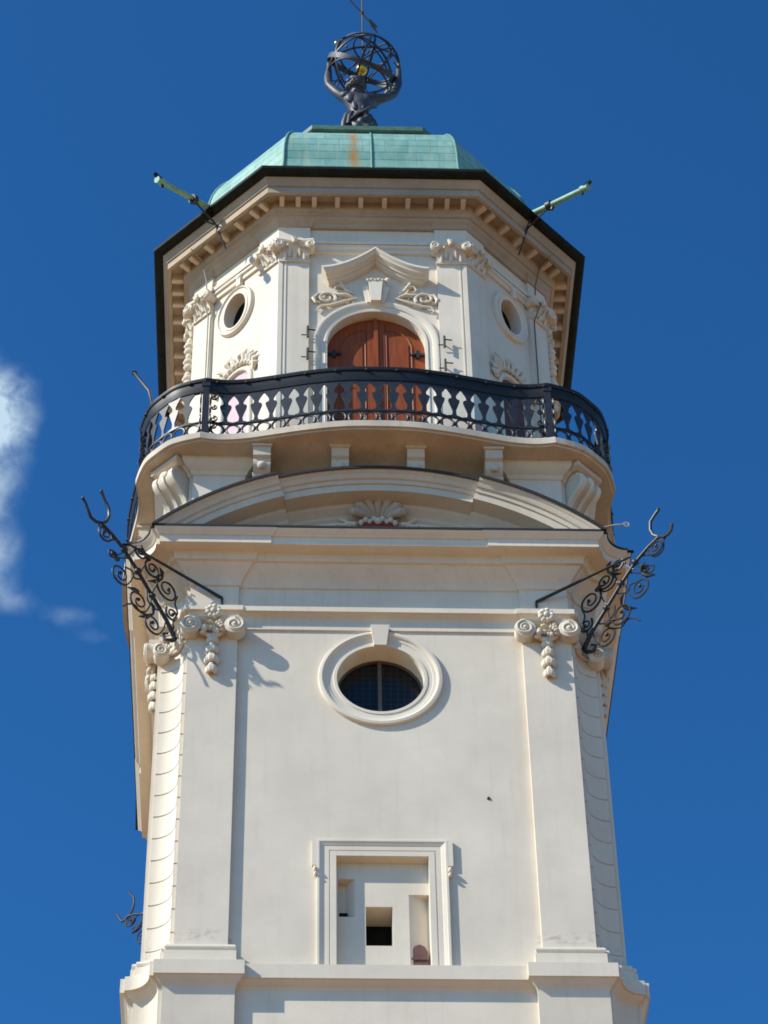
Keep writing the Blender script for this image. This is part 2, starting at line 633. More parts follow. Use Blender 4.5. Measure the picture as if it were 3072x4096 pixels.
# mortar joints in the concave corners, one thin line each
jm = simple('joint_mortar', (0.48, 0.42, 0.335), 0.9)
for sgn in (1, -1):
    first = None
    for i in range(14):
        z = 27.95 + .447 * i
        if first is None:
            mb = MB()
            q = a_ - 0.07
            r = q - (w_ + .06)
            mb.tube([(sgn * (w_ + .01), -q - .002, .10), (sgn * (w_ + .055), -q - .002, .10)] + [(sgn * (q + r * cos(pi - pi / 2 * i2 / 12) - 0.002), -q + r * sin(pi - pi / 2 * i2 / 12) - 0.002, 0) for i2 in range(1, 13)], 0.010, 6)
            first = mb.build('mortar_joint', jm, TW)
            first.location = (0, 0, z)
        else:
            dup(first, TW, (0, 0, z))

# oculus
oc = MB()
oc.lathe((0, 0, 33.34), [(1.05, -yr_ + .01), (1.05, -yr_ - .035), (1.035, -yr_ - .06), (0.985, -yr_ - .068), (0.955, -yr_ - .055), (0.94, -yr_ - .03), (0.885, -yr_ - .022), (0.875, -yr_ - .01),
                        (0.80, -yr_ - .006), (0.79, -yr_ - .02), (0.737, -yr_ - .02), (0.733, -yr_ + .03)], 64, ring=True)
ocf = oc.build('oculus_frame', M['trim'], TW, 30)
k = MB()
k.loft([[(-.155, -yr_ - .015, 34.47), (.155, -yr_ - .015, 34.47), (.11, -yr_ - .015, 34.055), (-.11, -yr_ - .015, 34.055)],
        [(-.16, -yr_ - .11, 34.49), (.16, -yr_ - .11, 34.49), (.105, -yr_ - .09, 34.045), (-.105, -yr_ - .09, 34.045)]])
k.build('keystone', M['trim'], ocf)
p = MB()
p.lathe((0, 0, 33.34), [(0.735, -3.285), (0.735, -3.28)], 48)
pane = p.build('window_pane', M['glass'], ocf)
p = MB()
p.box(-.032, .032, -3.34, -3.287, 32.61, 34.07)
pr = [(0.735, -3.287), (0.735, -3.33), (0.70, -3.33), (0.70, -3.287)]
p.lathe((0, 0, 33.34), pr, 48, ring=True)
p.build('mullion', M['mull'], ocf)

# framed niche at the foot of the wall
nf = MB()


def frame_prof(x, z):  # mitred moulding (outwards distance, depth)
    pass


def lframe(mb, x0, x1, z0, z1, wdt, prof):
    """three-sided moulded frame; prof: (fraction of width from the opening, projection)"""
    rings = []
    for fr_, pj in prof:
        o = fr_ * wdt
        y = -yr_ - pj
        rings.append([(x0 - o, y, z0), (x0 - o, y, z1 + o), (x1 + o, y, z1 + o), (x1 + o, y, z0)])
    pts = [q for r in rings for q in r]
    n = len(rings)
    fs = []
    for kk in range(n - 1):
        for i in range(3):
            fs.append((kk * 4 + i, kk * 4 + i + 1, (kk + 1) * 4 + i + 1, (kk + 1) * 4 + i))
    fs.append(tuple(kk * 4 for kk in range(n)))
    fs.append(tuple(kk * 4 + 3 for kk in range(n)))
    mb.add(pts, fs)


lframe(nf, -.752, .712, 27.295, 29.562, .31, [(0, -.02), (0, .028), (.30, .028), (.31, .014), (.36, .014), (.37, .026), (.62, .026), (.66, .034), (.82, .052), (.86, .06), (.97, .06), (1.0, .055), (1.0, -.02)])
nfr = nf.build('window_surround', M['trim'], TW)
for sg in (-1, 1):
    e = MB()
    cx = -0.02 + sg * 1.07
    e.loft([[(cx - .045, -yr_ + .01, 29.35), (cx + .045, -yr_ + .01, 29.35), (cx + .045, -yr_ + .01, 29.865), (cx - .045, -yr_ + .01, 29.865)],
            [(cx - .045, -yr_ - .058, 29.35), (cx + .045, -yr_ - .058, 29.35), (cx + .045, -yr_ - .058, 29.865), (cx - .045, -yr_ - .058, 29.865)]])
    e.ball((cx - sg * .005, -yr_ - .05, 29.27), (.035, .06, .05))
    e.ball((cx - sg * .01, -yr_ - .05, 29.17), (.03, .05, .04))
    e.build('surround_ear', M['trim'], nfr)
h = MB()
h.box(-.29, .13, -3.02, -3.01, 27.95, 28.70)
h.build('dark_opening', M['dark'], nfr)
h = MB()
h.box(-.70, -.57, -3.45, -3.38, 28.502, 28.63)
h.build('dark_opening', M['dark'], nfr)
h = MB()
h.loft([[(.42, y, 27.315), (.665, y, 27.315), (.665, y, 27.86), (.62, y, 27.96), (.54, y, 28.0), (.46, y, 27.96), (.42, y, 27.86)] for y in (-3.50, -3.34)])
h.box(.41, .675, -3.52, -3.501, 27.70, 27.735)
h.build('wooden_hatch', simple('red_brown_wood', (0.13, 0.06, 0.05), 0.7), nfr)


# Ionic capitals with hanging drops
def ionic(rot, xc, name='pilaster_capital'):
    b = MB(rot)
    y0 = -a_
    b.loft([[(xc - .44, y0 + .02, z), (xc + .44, y0 + .02, z), (xc + .44, y0 - d, z), (xc + .2, y0 - d + .03 * s_, z), (xc - .2, y0 - d + .03 * s_, z), (xc - .44, y0 - d, z)]
            for z, d, s_ in ((34.46, .10, 0), (34.48, .15, 1), (34.54, .17, 1), (34.56, .15, 1))])
    b.box(xc - .41, xc + .41, y0 - .03, y0 + .02, 34.20, 34.46)
    b.loft([[(xc - .40 + .8 * i / 12, y0 - .06 - .05 * cos(pi * (i / 12 - .5)), z) for i in range(13)] + [(xc + .4, y0 + .01, z), (xc - .4, y0 + .01, z)] for z in (34.22, 34.34)])
    cap = b.build(name, M['orn'], TW, 40)
    for sg in (-1, 1):
        v = MB(rot)
        cx, cz = xc + sg * .375, 34.29
        v.lathe((cx, 0, cz), [(.175, y0 + .01), (.18, y0 - .03), (.16, y0 - .09), (.175, y0 - .16), (.185, y0 - .2), (.15, y0 - .215), (.03, y0 - .2)], 22)
        sp = spiral((cx, y0 - .215, cz), .155, 2.1, pi / 2, -sg, 40, .12)
        v.tube(sp, taper(40, .032, .018), 6)
        v.ball((cx, y0 - .22, cz), .04)
        v.build('volute', M['orn'], cap, 45)
    gl = MB(rot)
    rnd = random.Random(int(rot * 7 + xc * 100))
    for i in range(9):   # flower above the abacus
        an = 2 * pi * i / 9
        gl.ball((xc + .10 * cos(an), y0 - .17 - .03 * rnd.random(), 34.60 + .11 * sin(an)), (.055, .05, .055), 7, 5)
    gl.ball((xc, y0 - .2, 34.6), .06, 8, 5)
    for i in range(14):
        gl.ball((xc + rnd.uniform(-.2, .2), y0 - .12 - rnd.uniform(0, .06), 34.3 + rnd.uniform(-.14, .1)), (rnd.uniform(.03, .07), .05, rnd.uniform(.03, .06)), 7, 5)
    for sg in (-1, 1):
        gl.tube([(xc + sg * (.02 + .05 * i), y0 - .1 + .01 * i, 34.12 + .012 * i * i) for i in range(6)], taper(6, .05, .02), 6)
    for z, r in ((34.08, .085), (33.86, .095), (33.63, .105), (33.41, .085)):   # bell-shaped drops
        for i in range(6):
            an = pi + pi * (i + .5) / 6
            gl.ball((xc + r * .8 * cos(an), y0 - .03 + .9 * r * sin(an), z - .03), (r * .5, r * .5, .085), 6, 5)
        gl.ball((xc, y0 - .07, z + .05), (r * .7, r * .75, .07), 8, 5)
    gl.build('flower_drop', M['orn'], cap, 50)
    return cap


for xc in (-2.835, 2.835):
    ionic(0, xc)
ionic(-90, 2.835)
ionic(90, -2.835)


# the concave corners carry a leaf band between the capitals
def corner_band(rot):
    b = MB(rot)
    q = a_ - .07
    r = q - (w_ + .06)
    for z, pj, rad in ((34.12, .03, .035), (34.45, .06, .06), (34.52, .09, .045)):
        b.tube([(q + (r - pj) * cos(pi - pi / 2 * i / 10), -q + (r - pj) * sin(pi - pi / 2 * i / 10), z) for i in range(11)], rad, 8)
    rnd = random.Random(3)
    for i in range(11):
        an = pi - pi / 2 * (i + .5) / 11
        for zz in (34.2, 34.3):
            b.ball((q + (r - .04) * cos(an), -q + (r - .04) * sin(an), zz + rnd.uniform(-.03, .05)), (.05, .05, .075), 6, 5)
    cap = b.build('corner_capital', M['orn'], TW, 50)
    sg = -1 if rot < 0 else 1
    v = MB()
    cx, cz = sg * 3.70, 34.05
    v.lathe((cx, 0, cz), [(.13, -3.30), (.14, -3.40), (.12, -3.46), (.145, -3.55), (.12, -3.575), (.02, -3.56)], 20)
    v.tube(spiral((cx, -3.575, cz), .125, 1.9, pi / 2, -sg, 34, .12), taper(34, .028, .016), 6)
    v.build('corner_volute', M['orn'], cap, 45)


corner_band(0)
corner_band(-90)

b = MB()
b.ball((1.71, -yr_ - .0, 30.78), (.03, .025, .035), 10, 6)
b.build('bolt_head', M['iron'], TW, 60)

# ---- segmental pediments
PR, PZ = 5.56, 32.21


def pediment(rot, first=False):
    prof_p = [(0.0, .65), (.05, .635), (.08, .60), (.12, .585), (.155, .565), (.17, .53), (.245, .52), (.25, .49), (.40, .49), (.405, .42), (.43, .20), (.50, .19), (.56, .12), (.60, .08), (.66, .07), (.70, .03), (.9, .0), (1.6, .0)]
    b = MB(rot)

    def arc(a0, a1, n, ex, er):
        rings = []
        for i in range(n + 1):
            an = a0 + (a1 - a0) * i / n
            ring = []
            for dr, pj in prof_p:
                rr = PR + er - dr
                ring.append((rr * sin(an), -(3.62 + .07 + pj + ex), PZ + rr * cos(an)))
            ring.append(((PR + er - 1.6) * sin(an), -3.3, PZ + (PR + er - 1.6) * cos(an)))
            ring.append(((PR + er) * sin(an), -3.3, PZ + (PR + er) * cos(an)))
            rings.append(ring)
        b.loft(rings)
    ab = math.asin(1.78 / PR)
    ae = math.asin(3.90 / PR)
    arc(-ab + .0, ab, 30, 0.0, 0.0)
    arc(-ae, -ab, 20, .085, .02)
    arc(ab, ae, 20, .085, .02)
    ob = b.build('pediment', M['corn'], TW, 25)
    fl = MB(rot)
    for a0, a1, ex, er in ((-ab, ab, 0, 0), (-ae, -ab, .085, .02), (ab, ae, .085, .02)):
        rings = []
        for i in range(25):
            an = a0 + (a1 - a0) * i / 24
            rings.append([(rr * sin(an), y, PZ + rr * cos(an)) for rr, y in ((PR + er + .003, -(4.35 + ex)), (PR + er + .003, -3.3), (PR + er + .04, -3.3), (PR + er + .035, -(4.375 + ex)), (PR + er - .02, -(4.375 + ex)), (PR + er - .02, -(4.355 + ex)))])
        fl.loft(rings)
    fo = fl.build('pediment_flashing', M['flash'], ob)
    for o in (ob, fo):
        bm = bmesh.new()
        bm.from_mesh(o.data)
        res = bmesh.ops.bisect_plane(bm, geom=bm.verts[:] + bm.edges[:] + bm.faces[:], plane_co=(0, 0, 36.20), plane_no=(0, 0, 1), clear_inner=True)
        bm.to_mesh(o.data)
        bm.free()
    return ob


ped = pediment(0)
pediment(-90)
pediment(90)
# shell, blossom and red cushion in the front tympanum
sh = MB()
for i in range(7):
    an = radians(-78 + 26 * i)
    L = .47 if abs(i - 3) < 2 else .43
    b0 = (0.0 + .10 * sin(an), -3.72, 37.06 + .04 * cos(an))
    b1 = (0.0 + L * 1.0 * sin(an), -3.90, 37.04 + L * .86 * cos(an))
    mid = tuple((b0[k] + b1[k]) / 2 for k in range(3))
    sh.tube([b0, (mid[0], mid[1] - .05, mid[2]), b1], [.04, .075, .095], 10)
    sh.ball(b1, (.095, .07, .09), 10, 7)
sh.build('shell_ornament', M['shell'], ped, 50)
sh = MB()
for i in range(9):
    x = -.30 + .075 * i
    sh.ball((x, -3.80 - .02 * (i % 2), 36.99 + .04 * (i % 2) - .012 * abs(i - 4)), (.05, .05, .06), 8, 6)
sh.ball((0.0, -3.84, 36.95), (.07, .06, .07), 8, 6)
sh.build('blossom_ornament', M['orn'], ped, 50)
for sg in (-1, 1):
    sh = MB()
    sh.tube(spiral((sg * .68, -3.74, 36.86), .20, 1.4, pi / 2, sg, 28, .15), taper(28, .045, .025), 7)
    sh.tube([(sg * (.40 + .05 * i), -3.76, 36.92 + .03 * sin(i)) for i in range(7)], .045, 7)
    sh.build('scroll_ornament', M['orn'], ped, 50)
sh = MB()
sh.loft([[(.36 * cos(pi + pi * i / 14) * s_, -3.70 - dp, 37.0 + .18 * sin(pi + pi * i / 14) * s_) for i in range(15)] + [(.1 * s_, -3.70 - dp, 36.96), (-.1 * s_, -3.70 - dp, 36.96)] for s_, dp in ((1, -.06), (1.02, .02), (.92, .08), (.6, .12))])
sh.build('red_cushion', M['red'], ped, 50)

# ------------------------------------------------------------------ balcony
FRONT = [(0, 4.77), (.65, 4.75), (1.3, 4.655), (1.87, 4.535), (2.4, 4.425), (2.8, 4.385), (3.05, 4.40), (3.23, 4.43)]
FRONT = [(-x, y) for x, y in FRONT[:0:-1]] + FRONT
CORN = [(3.23, 4.43), (3.52, 4.345), (3.79, 4.225), (4.02, 4.02), (4.225, 3.79), (4.345, 3.52), (4.43, 3.23)]


def crom(pts, n=6):
    P = [(2 * pts[0][0] - pts[1][0], 2 * pts[0][1] - pts[1][1])] + pts + [(2 * pts[-1][0] - pts[-2][0], 2 * pts[-1][1] - pts[-2][1])]
    out = []
    for i in range(1, len(P) - 2):
        for j in range(n):
            t = j / n
            q = []
            for k in range(2):
                a, b, c, d = P[i - 1][k], P[i][k], P[i + 1][k], P[i + 2][k]
                q.append(.5 * (2 * b + (c - a) * t + (2 * a - 5 * b + 4 * c - d) * t * t + (3 * b - a - 3 * c + d) * t ** 3))
            out.append(tuple(q))
    out.append(pts[-1])
    return out


fc = [(x, -y) for x, y in crom(FRONT)]
cc = [(x, -y) for x, y in crom(CORN)]


def r90(p, k):
    x, y = p
    for _ in range(k % 4):
        x, y = -y, x
    return (x * .985, y)


loop = []
for k in range(4):
    loop += [r90(q, k) for q in fc[:-1]] + [r90(q, k) for q in cc[:-1]]
mb = MB()
mb.loft([[(x * s_, y * s_, z) for x, y in loop] for z, s_ in
         ((37.9, .80), (38.22, .812), (38.29, .835), (38.33, .87), (38.355, .91), (38.37, .95), (38.375, .988), (38.405, .990), (38.41, 1.0), (38.55, 1.0), (38.575, .996), (38.58, .985))])
mb.build('balcony_slab', M['slab'], TW, 24)


# scroll consoles under the balcony
def console(rot, xc, wd, yw, out, z0, z1, name):
    b = MB(rot)
    n = 22
    prof_c = []
    for i in range(n + 1):
        t = i / n
        z = z1 + (z0 - z1) * t
        if t < .32:
            y = yw - out * (1.0 - .06 * t)
        elif t < .36:
            y = yw - out * .86
        else:
            u = (t - .36) / .64
            y = yw - out * (.9 - .55 * u + .16 * sin(pi * 1.25 * u))
        prof_c.append((y, z))
    ring = [(yw + .03, z1)] + prof_c + [(yw + .03, z0)]
    b.loft([[(xc - wd / 2, y, z) for y, z in ring], [(xc + wd / 2, y, z) for y, z in ring]])
    b.box(xc - wd / 2 - .03, xc + wd / 2 + .03, yw - out * 1.04, yw, z1 - .06, z1 - .004)
    b.tube([(xc - wd * .5 - .012, yw - out * .62, z0 + (z1 - z0) * .3), (xc + wd * .5 + .012, yw - out * .62, z0 + (z1 - z0) * .3)], .10, 14)
    b.box(xc - wd * .28, xc - wd * .06, yw - out * .985, yw - out * .9, z1 - (z1 - z0) * .3, z1 - .09)
    b.box(xc + wd * .06, xc + wd * .28, yw - out * .985, yw - out * .9, z1 - (z1 - z0) * .3, z1 - .09)
    b.ball((xc, yw - out * .86, z0 + (z1 - z0) * .47), (.09, .07, .09))
    return b.build(name, M['corn'], TW, 35)


for rot in (0, 90, -90):
    for xc in (-2.07, -.675, .675, 2.07):
        console(rot, xc, .31, -3.55, .78, 37.55, 38.36, 'balcony_console')


def corner_console(rot):
    # the scrolled bracket on the diagonal: a rolled head, a long grooved tongue, a foot block
    prof_k = [(-4.6, 38.20), (-5.18, 38.20), (-5.30, 38.16), (-5.40, 38.06), (-5.42, 37.95), (-5.38, 37.84), (-5.28, 37.75), (-5.16, 37.66), (-5.07, 37.56), (-5.02, 37.46), (-4.98, 37.42), (-4.6, 37.42)]
    b = MB(rot)
    b.loft([[(-.24, y, z) for y, z in prof_k], [(.24, y, z) for y, z in prof_k]])
    con = b.build('corner_console', M['corn'], TW, 40)
    b = MB(rot)
    b.loft([[(-.33, -5.42, 38.345), (.33, -5.42, 38.345), (.33, -4.6, 38.345), (-.33, -4.6, 38.345)], [(-.33, -5.42, 38.24), (.33, -5.42, 38.24), (.33, -4.6, 38.24), (-.33, -4.6, 38.24)], [(-.27, -5.33, 38.205), (.27, -5.33, 38.205), (.27, -4.6, 38.205), (-.27, -4.6, 38.205)]])
    b.build('console_abacus', M['corn'], con)
    for x0, x1 in ((-.25, -.15), (.15, .25), (-.035, .035)):
        b = MB(rot)
        face = prof_k[1:10]
        b.loft([[(x0, y - .03, z - .015) for y, z in face] + [(x0, y + .03, z) for y, z in face[::-1]], [(x1, y - .03, z - .015) for y, z in face] + [(x1, y + .03, z) for y, z in face[::-1]]])
        b.build('console_rib', M['trim'], con, 40)
    b = MB(rot)
    b.ball((0, -5.40, 38.02), (.11, .06, .10), 12, 8)
    b.build('console_boss', M['trim'], con, 60)
    b = MB(rot)
    b.box(-.29, .29, -5.06, -4.5, 37.28, 37.418)
    b.build('console_foot', M['corn'], con)


corner_console(-45)
corner_console(45)

# ------------------------------------------------------------------ octagonal storey
H0, h0 = 3.53, 1.85
T8 = math.tan(radians(22.5))
FACES = []
for k in range(8):
    if k % 2 == 0:
        FACES.append((k * 45, H0, h0, .60))
    else:
        FACES.append((k * 45, (H0 + h0) / sqrt(2), (H0 - h0) / sqrt(2), .50))


def oplan(d, dr, z):
    pts = []
    for rot, ap, L, pw in FACES:
        c, s = cos(radians(rot)), sin(radians(rot))
        l_ = L + d * T8
        xi = min(L - pw - max(d, 0), l_ * .9)
        loc = [(-l_, -(ap + d)), (-xi, -(ap + d)), (-xi, -(ap + dr)), (xi, -(ap + dr)), (xi, -(ap + d))]
        pts += [(x * c - y * s, x * s + y * c, z) for x, y in loc]
    return pts


RC = -.07
oprof = [(38.3, 0, RC), (38.9, .06, RC + .06), (38.92, .0, RC), (44.42, 0, RC), (44.75, 0, RC), (44.755, .0, RC + .05), (44.86, .0, RC + .05), (44.88, .0, RC + .09), (44.95, .02, RC + .1), (44.955, .09, RC + .12),
         (45.02, .10, RC + .13), (45.03, .05, RC + .09), (45.12, .05, RC + .09), (45.13, .02, RC + .03), (45.46, .02, RC + .03), (45.62, .02, RC + .03)]
eprof = [(45.465, .05, .02), (45.55, .08, .06), (45.60, .13, .12), (45.66, .15, .15),
         (45.67, .19, .19), (45.74, .20, .20), (45.77, .235, .235), (45.775, .25, .25), (45.98, .26, .26), (45.985, .49, .49), (45.872, .50, .50), (45.865, .575, .575), (46.04, .575, .575), (46.045, .605, .605), (46.09, .61, .61), (46.12, .63, .63), (46.18, .66, .66), (46.24, .685, .685), (46.25, .70, .70), (46.3, .3, .3)]
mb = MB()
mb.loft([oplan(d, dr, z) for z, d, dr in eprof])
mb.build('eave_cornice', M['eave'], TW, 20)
mb = MB()
mb.loft([oplan(d, dr, z) for z, d, dr in oprof])
drum = mb.build('drum_wall', M['wall'], TW, 20)
XD = 0.04
ARC_R, SPR = .935, 42.09
cu = []
c1 = MB()
poly = [(XD - ARC_R, 38.62), (XD + ARC_R, 38.62)] + [(XD + ARC_R * cos(pi * i / 24), SPR + ARC_R * sin(pi * i / 24)) for i in range(25)]
c1.prism(poly, -5, -3.12)
cu.append(c1.build('c', M['dark']))
APD = FACES[1][1]
for rot in (-45, 45):
    c1 = MB(rot)
    t0 = -.03 if rot < 0 else .1
    c1.loft([[(t0 + .30 * cos(2 * pi * i / 40), y, 43.95 + .47 * sin(2 * pi * i / 40)) for i in range(40)] for y in (-5, -APD + .29)])
    cu.append(c1.build('c', M['dark']))
    c1 = MB(rot)
    t0 = .05
    pl = [(t0 - .32, 38.62), (t0 + .32, 38.62)] + [(t0 + .32 * cos(pi * i / 14), 41.72 + .30 * sin(pi * i / 14)) for i in range(15)]
    c1.prism(pl, -5, -APD + .14)
    cu.append(c1.build('c', M['dark']))
cut(drum, cu)
for rot in (-45, 45):
    t0 = -.03 if rot < 0 else .1
    b = MB(rot)

    def ell(r0, r1, y):
        return [(t0 + r0 * cos(2 * pi * i / 48), y, 43.95 + r1 * sin(2 * pi * i / 48)) for i in range(48)]
    yy = -APD - RC
    b.loft([ell(.50, .66, yy + .02), ell(.50, .66, yy - .02), ell(.48, .64, yy - .075), ell(.45, .61, yy - .085), ell(.43, .59, yy - .05), ell(.37, .53, yy - .045), ell(.36, .52, yy - .065), ell(.30, .472, yy - .06), ell(.298, .47, yy + .03), ell(.50, .66, yy + .02)], True, (False, False))
    fo = b.build('oval_window_frame', M['trim'], TW, 35)
    b = MB(rot)
    b.loft([ell(.305, .475, -APD + .285), ell(.305, .475, -APD + .275)])
    b.build('window_pane', M['dark'], fo)
    b = MB(rot)
    b.box(t0 + .06, t0 + .17, yy - .10, yy, 44.58, 44.80)
    b.ball((t0 + .115, yy - .07, 44.86), (.08, .06, .09))
    b.build('keystone', M['trim'], fo)
    b = MB(rot)
    t0 = .05
    pl = [(t0 - .315, 38.64), (t0 + .315, 38.64)] + [(t0 + .315 * cos(pi * i / 14), 41.72 + .295 * sin(pi * i / 14)) for i in range(15)]
    b.prism(pl, -APD + .08, -APD + .12)
    tag(b.build('side_door', M['pink'] if rot < 0 else M['maroon'], TW), 'pale pink arched side door' if rot < 0 else 'dark maroon arched side door')
    b = MB(rot)
    pth = [(t0 - .39, yy - .01, 39.0), (t0 - .39, yy - .01, 41.72)] + [(t0 + .39 * cos(pi - pi * i / 14), yy - .01, 41.72 + .37 * sin(pi * i / 14)) for i in range(15)] + [(t0 + .39, yy - .01, 39.0)]
    b.tube(pth, .055, 8)
    fr_ = b.build('side_door_frame', M['trim'], TW, 50)
    # rocaille crest
    b = MB(rot)
    rnd = random.Random(11)
    for i in range(13):
        an = radians(8 + 164 * i / 12)
        r0, r1 = .46, .46 + .22 + .16 * sin(pi * i / 12) + rnd.uniform(-.04, .05)
        tw = rnd.uniform(-.2, .3)
        b.tube([(t0 + r0 * cos(an), yy - .02, 41.78 + r0 * .95 * sin(an)), (t0 + (r0 + r1) / 2 * cos(an + .08), yy - .09, 41.78 + (r0 + r1) / 2 * .95 * sin(an + .08)), (t0 + r1 * cos(an + tw * .6), yy - .05, 41.78 + r1 * .95 * sin(an + tw * .6))], [.035, .06, .018], 7)
        b.ball((t0 + (r0 + .05) * cos(an + .1), yy - .05, 41.78 + (r0 + .05) * .95 * sin(an + .1)), (.06, .05, .06), 7, 5)
    b.build('rocaille_crest', M['orn'], fr_, 50)


# Corinthian capitals of the upper storey
def corinth(rot, ap, x0, x1, name='upper_capital'):
    b = MB(rot)
    y0 = -ap
    xc, hw = (x0 + x1) / 2, (x1 - x0) / 2
    b.box(x0 - .02, x1 + .02, y0 - .045, y0 + .02, 44.40, 44.44)
    b.loft([[(xc - hw * e, y0 + .02, z), (xc + hw * e, y0 + .02, z), (xc + hw * e, y0 - d, z), (xc - hw * e, y0 - d, z)] for z, e, d in ((44.44, .96, .03), (44.62, 1.0, .05), (44.75, 1.1, .09), (44.82, 1.18, .13))])
    b.loft([[(xc - hw * e, y0 + .02, z), (xc + hw * e, y0 + .02, z), (xc + hw * e, y0 - d, z), (xc, y0 - d + .05, z), (xc - hw * e, y0 - d, z)] for z, e, d in ((44.825, 1.2, .16), (44.86, 1.28, .2), (44.90, 1.3, .21), (44.94, 1.24, .19))])
    ob = b.build(name, M['orn'], TW, 30)
    for sg in (-1, 1):
        v = MB(rot)
        cx = xc + sg * hw * 1.08
        v.lathe((cx, 0, 44.76), [(.085, y0 + .02), (.09, y0 - .1), (.105, y0 - .19), (.07, y0 - .21), (.02, y0 - .2)], 14)
        v.tube(spiral((cx, y0 - .205, 44.76), .09, 1.6, pi / 2, -sg, 24, .15), taper(24, .022, .014), 6)
        v.build('volute', M['orn'], ob, 45)
    lf = MB(rot)
    nl = max(3, int(hw / .08))
    for i in range(nl):
        x = x0 + (x1 - x0) * (i + .5) / nl
        lf.tube([(x, y0 - .03, 44.45), (x, y0 - .06, 44.53), (x, y0 - .11, 44.585), (x, y0 - .12, 44.56)], [.036, .04, .026, .014], 6)
        if i < nl - 1:
            x2 = x + (x1 - x0) / nl / 2
            lf.tube([(x2, y0 - .05, 44.52), (x2, y0 - .08, 44.64), (x2, y0 - .15, 44.70), (x2, y0 - .16, 44.67)], [.032, .036, .026, .014], 6)
    lf.ball((xc, y0 - .2, 44.87), (.06, .05, .075), 8, 6)
    lf.tube([(xc, y0 - .2, 44.8), (xc - .04, y0 - .22, 44.9), (xc + .03, y0 - .2, 44.97)], [.05, .04, .02], 6)
    for dx in (-.45, .45):
        lf.ball((xc + dx * hw, y0 - .13, 44.77), (.035, .05, .04), 7, 5)
    lf.build('acanthus_leaves', M['orn'], ob, 50)
    return ob


for rot, ap, L, pw in (FACES[0], FACES[1], FACES[7], FACES[2], FACES[6]):
    for sg in (-1, 1):
        a, b2 = sorted((sg * (L - .03), sg * (L - pw)))
        corinth(rot, ap, a, b2)
# corner beads beside the front pilasters
for sg in (-1, 1):
    b = MB()
    b.box(sg * 1.80 - .05, sg * 1.80 + .035, -H0 - .014, -H0 + .03, 39, 44.4)
    b.build('corner_bead', M['trim'], TW)
    b = MB()
    b.box(sg * 1.705 - .012, sg * 1.705 + .012, -H0 - .012, -H0 + .03, 39, 44.4)
    b.build('corner_bead', M['trim'], TW)
# hanging drops on the side faces near the front
for rot, sg in ((-90, 1), (90, -1)):
    b = MB(rot)
    rnd = random.Random(5)
    for i in range(12):
        z = 44.25 - i * .16
        r = .05 + .05 * abs(sin(i * 1.1))
        b.ball((sg * (1.55 + rnd.uniform(-.03, .03)), -H0 - .08, z), (r * 1.1, r * 1.2, .09), 8, 6)
    b.build('flower_drop', M['orn'], TW, 50)

# ---- balcony door and its surround
yf = -H0 - RC   # recessed wall face of the front
b = MB()
rings = []
arcpts = [(pi * i / 30) for i in range(31)]
aprof = [(.935, .03), (.935, -.03), (.98, -.038), (.99, -.02), (1.07, -.022), (1.08, -.045), (1.13, -.065), (1.175, -.075), (1.195, -.07), (1.195, .02)]
rings.append([(XD + r, yf + y, 38.6) for r, y in aprof])
for an in arcpts:
    rings.append([(XD + r * cos(an), yf + y, SPR + r * sin(an)) for r, y in aprof])
rings.append([(XD - r, yf + y, 38.6) for r, y in aprof])
b.loft(rings)
arch = b.build('door_arch', M['trim'], TW, 28)
b = MB()
for (xa, xb, za, zb, yo) in ((-.12, .12, 43.78, 43.20, .17),):
    b.loft([[(XD + xa * 1.15, yf, za), (XD + xb * 1.15, yf, za), (XD + xb * .8, yf, zb), (XD + xa * .8, yf, zb)], [(XD + xa * 1.15, yf - yo, za), (XD + xb * 1.15, yf - yo, za), (XD + xb * .8, yf - yo, zb), (XD + xa * .8, yf - yo, zb)]])
for sg in (-1, 1):
    b.loft([[(XD + sg * .15, yf, 43.72), (XD + sg * .27, yf, 43.66), (XD + sg * .17, yf, 43.22), (XD + sg * .10, yf, 43.22)], [(XD + sg * .15, yf - .10, 43.72), (XD + sg * .27, yf - .10, 43.66), (XD + sg * .17, yf - .10, 43.22), (XD + sg * .10, yf - .10, 43.22)]])
for i in range(5):
    b.ball((XD - .14 + .07 * i, yf - .15, 43.80 + .02 * (i % 2)), (.045, .05, .04), 7, 5)
b.ball((XD + .23, yf - .13, 43.82), (.06, .06, .07))
b.build('keystone', M['trim'], arch, 30)
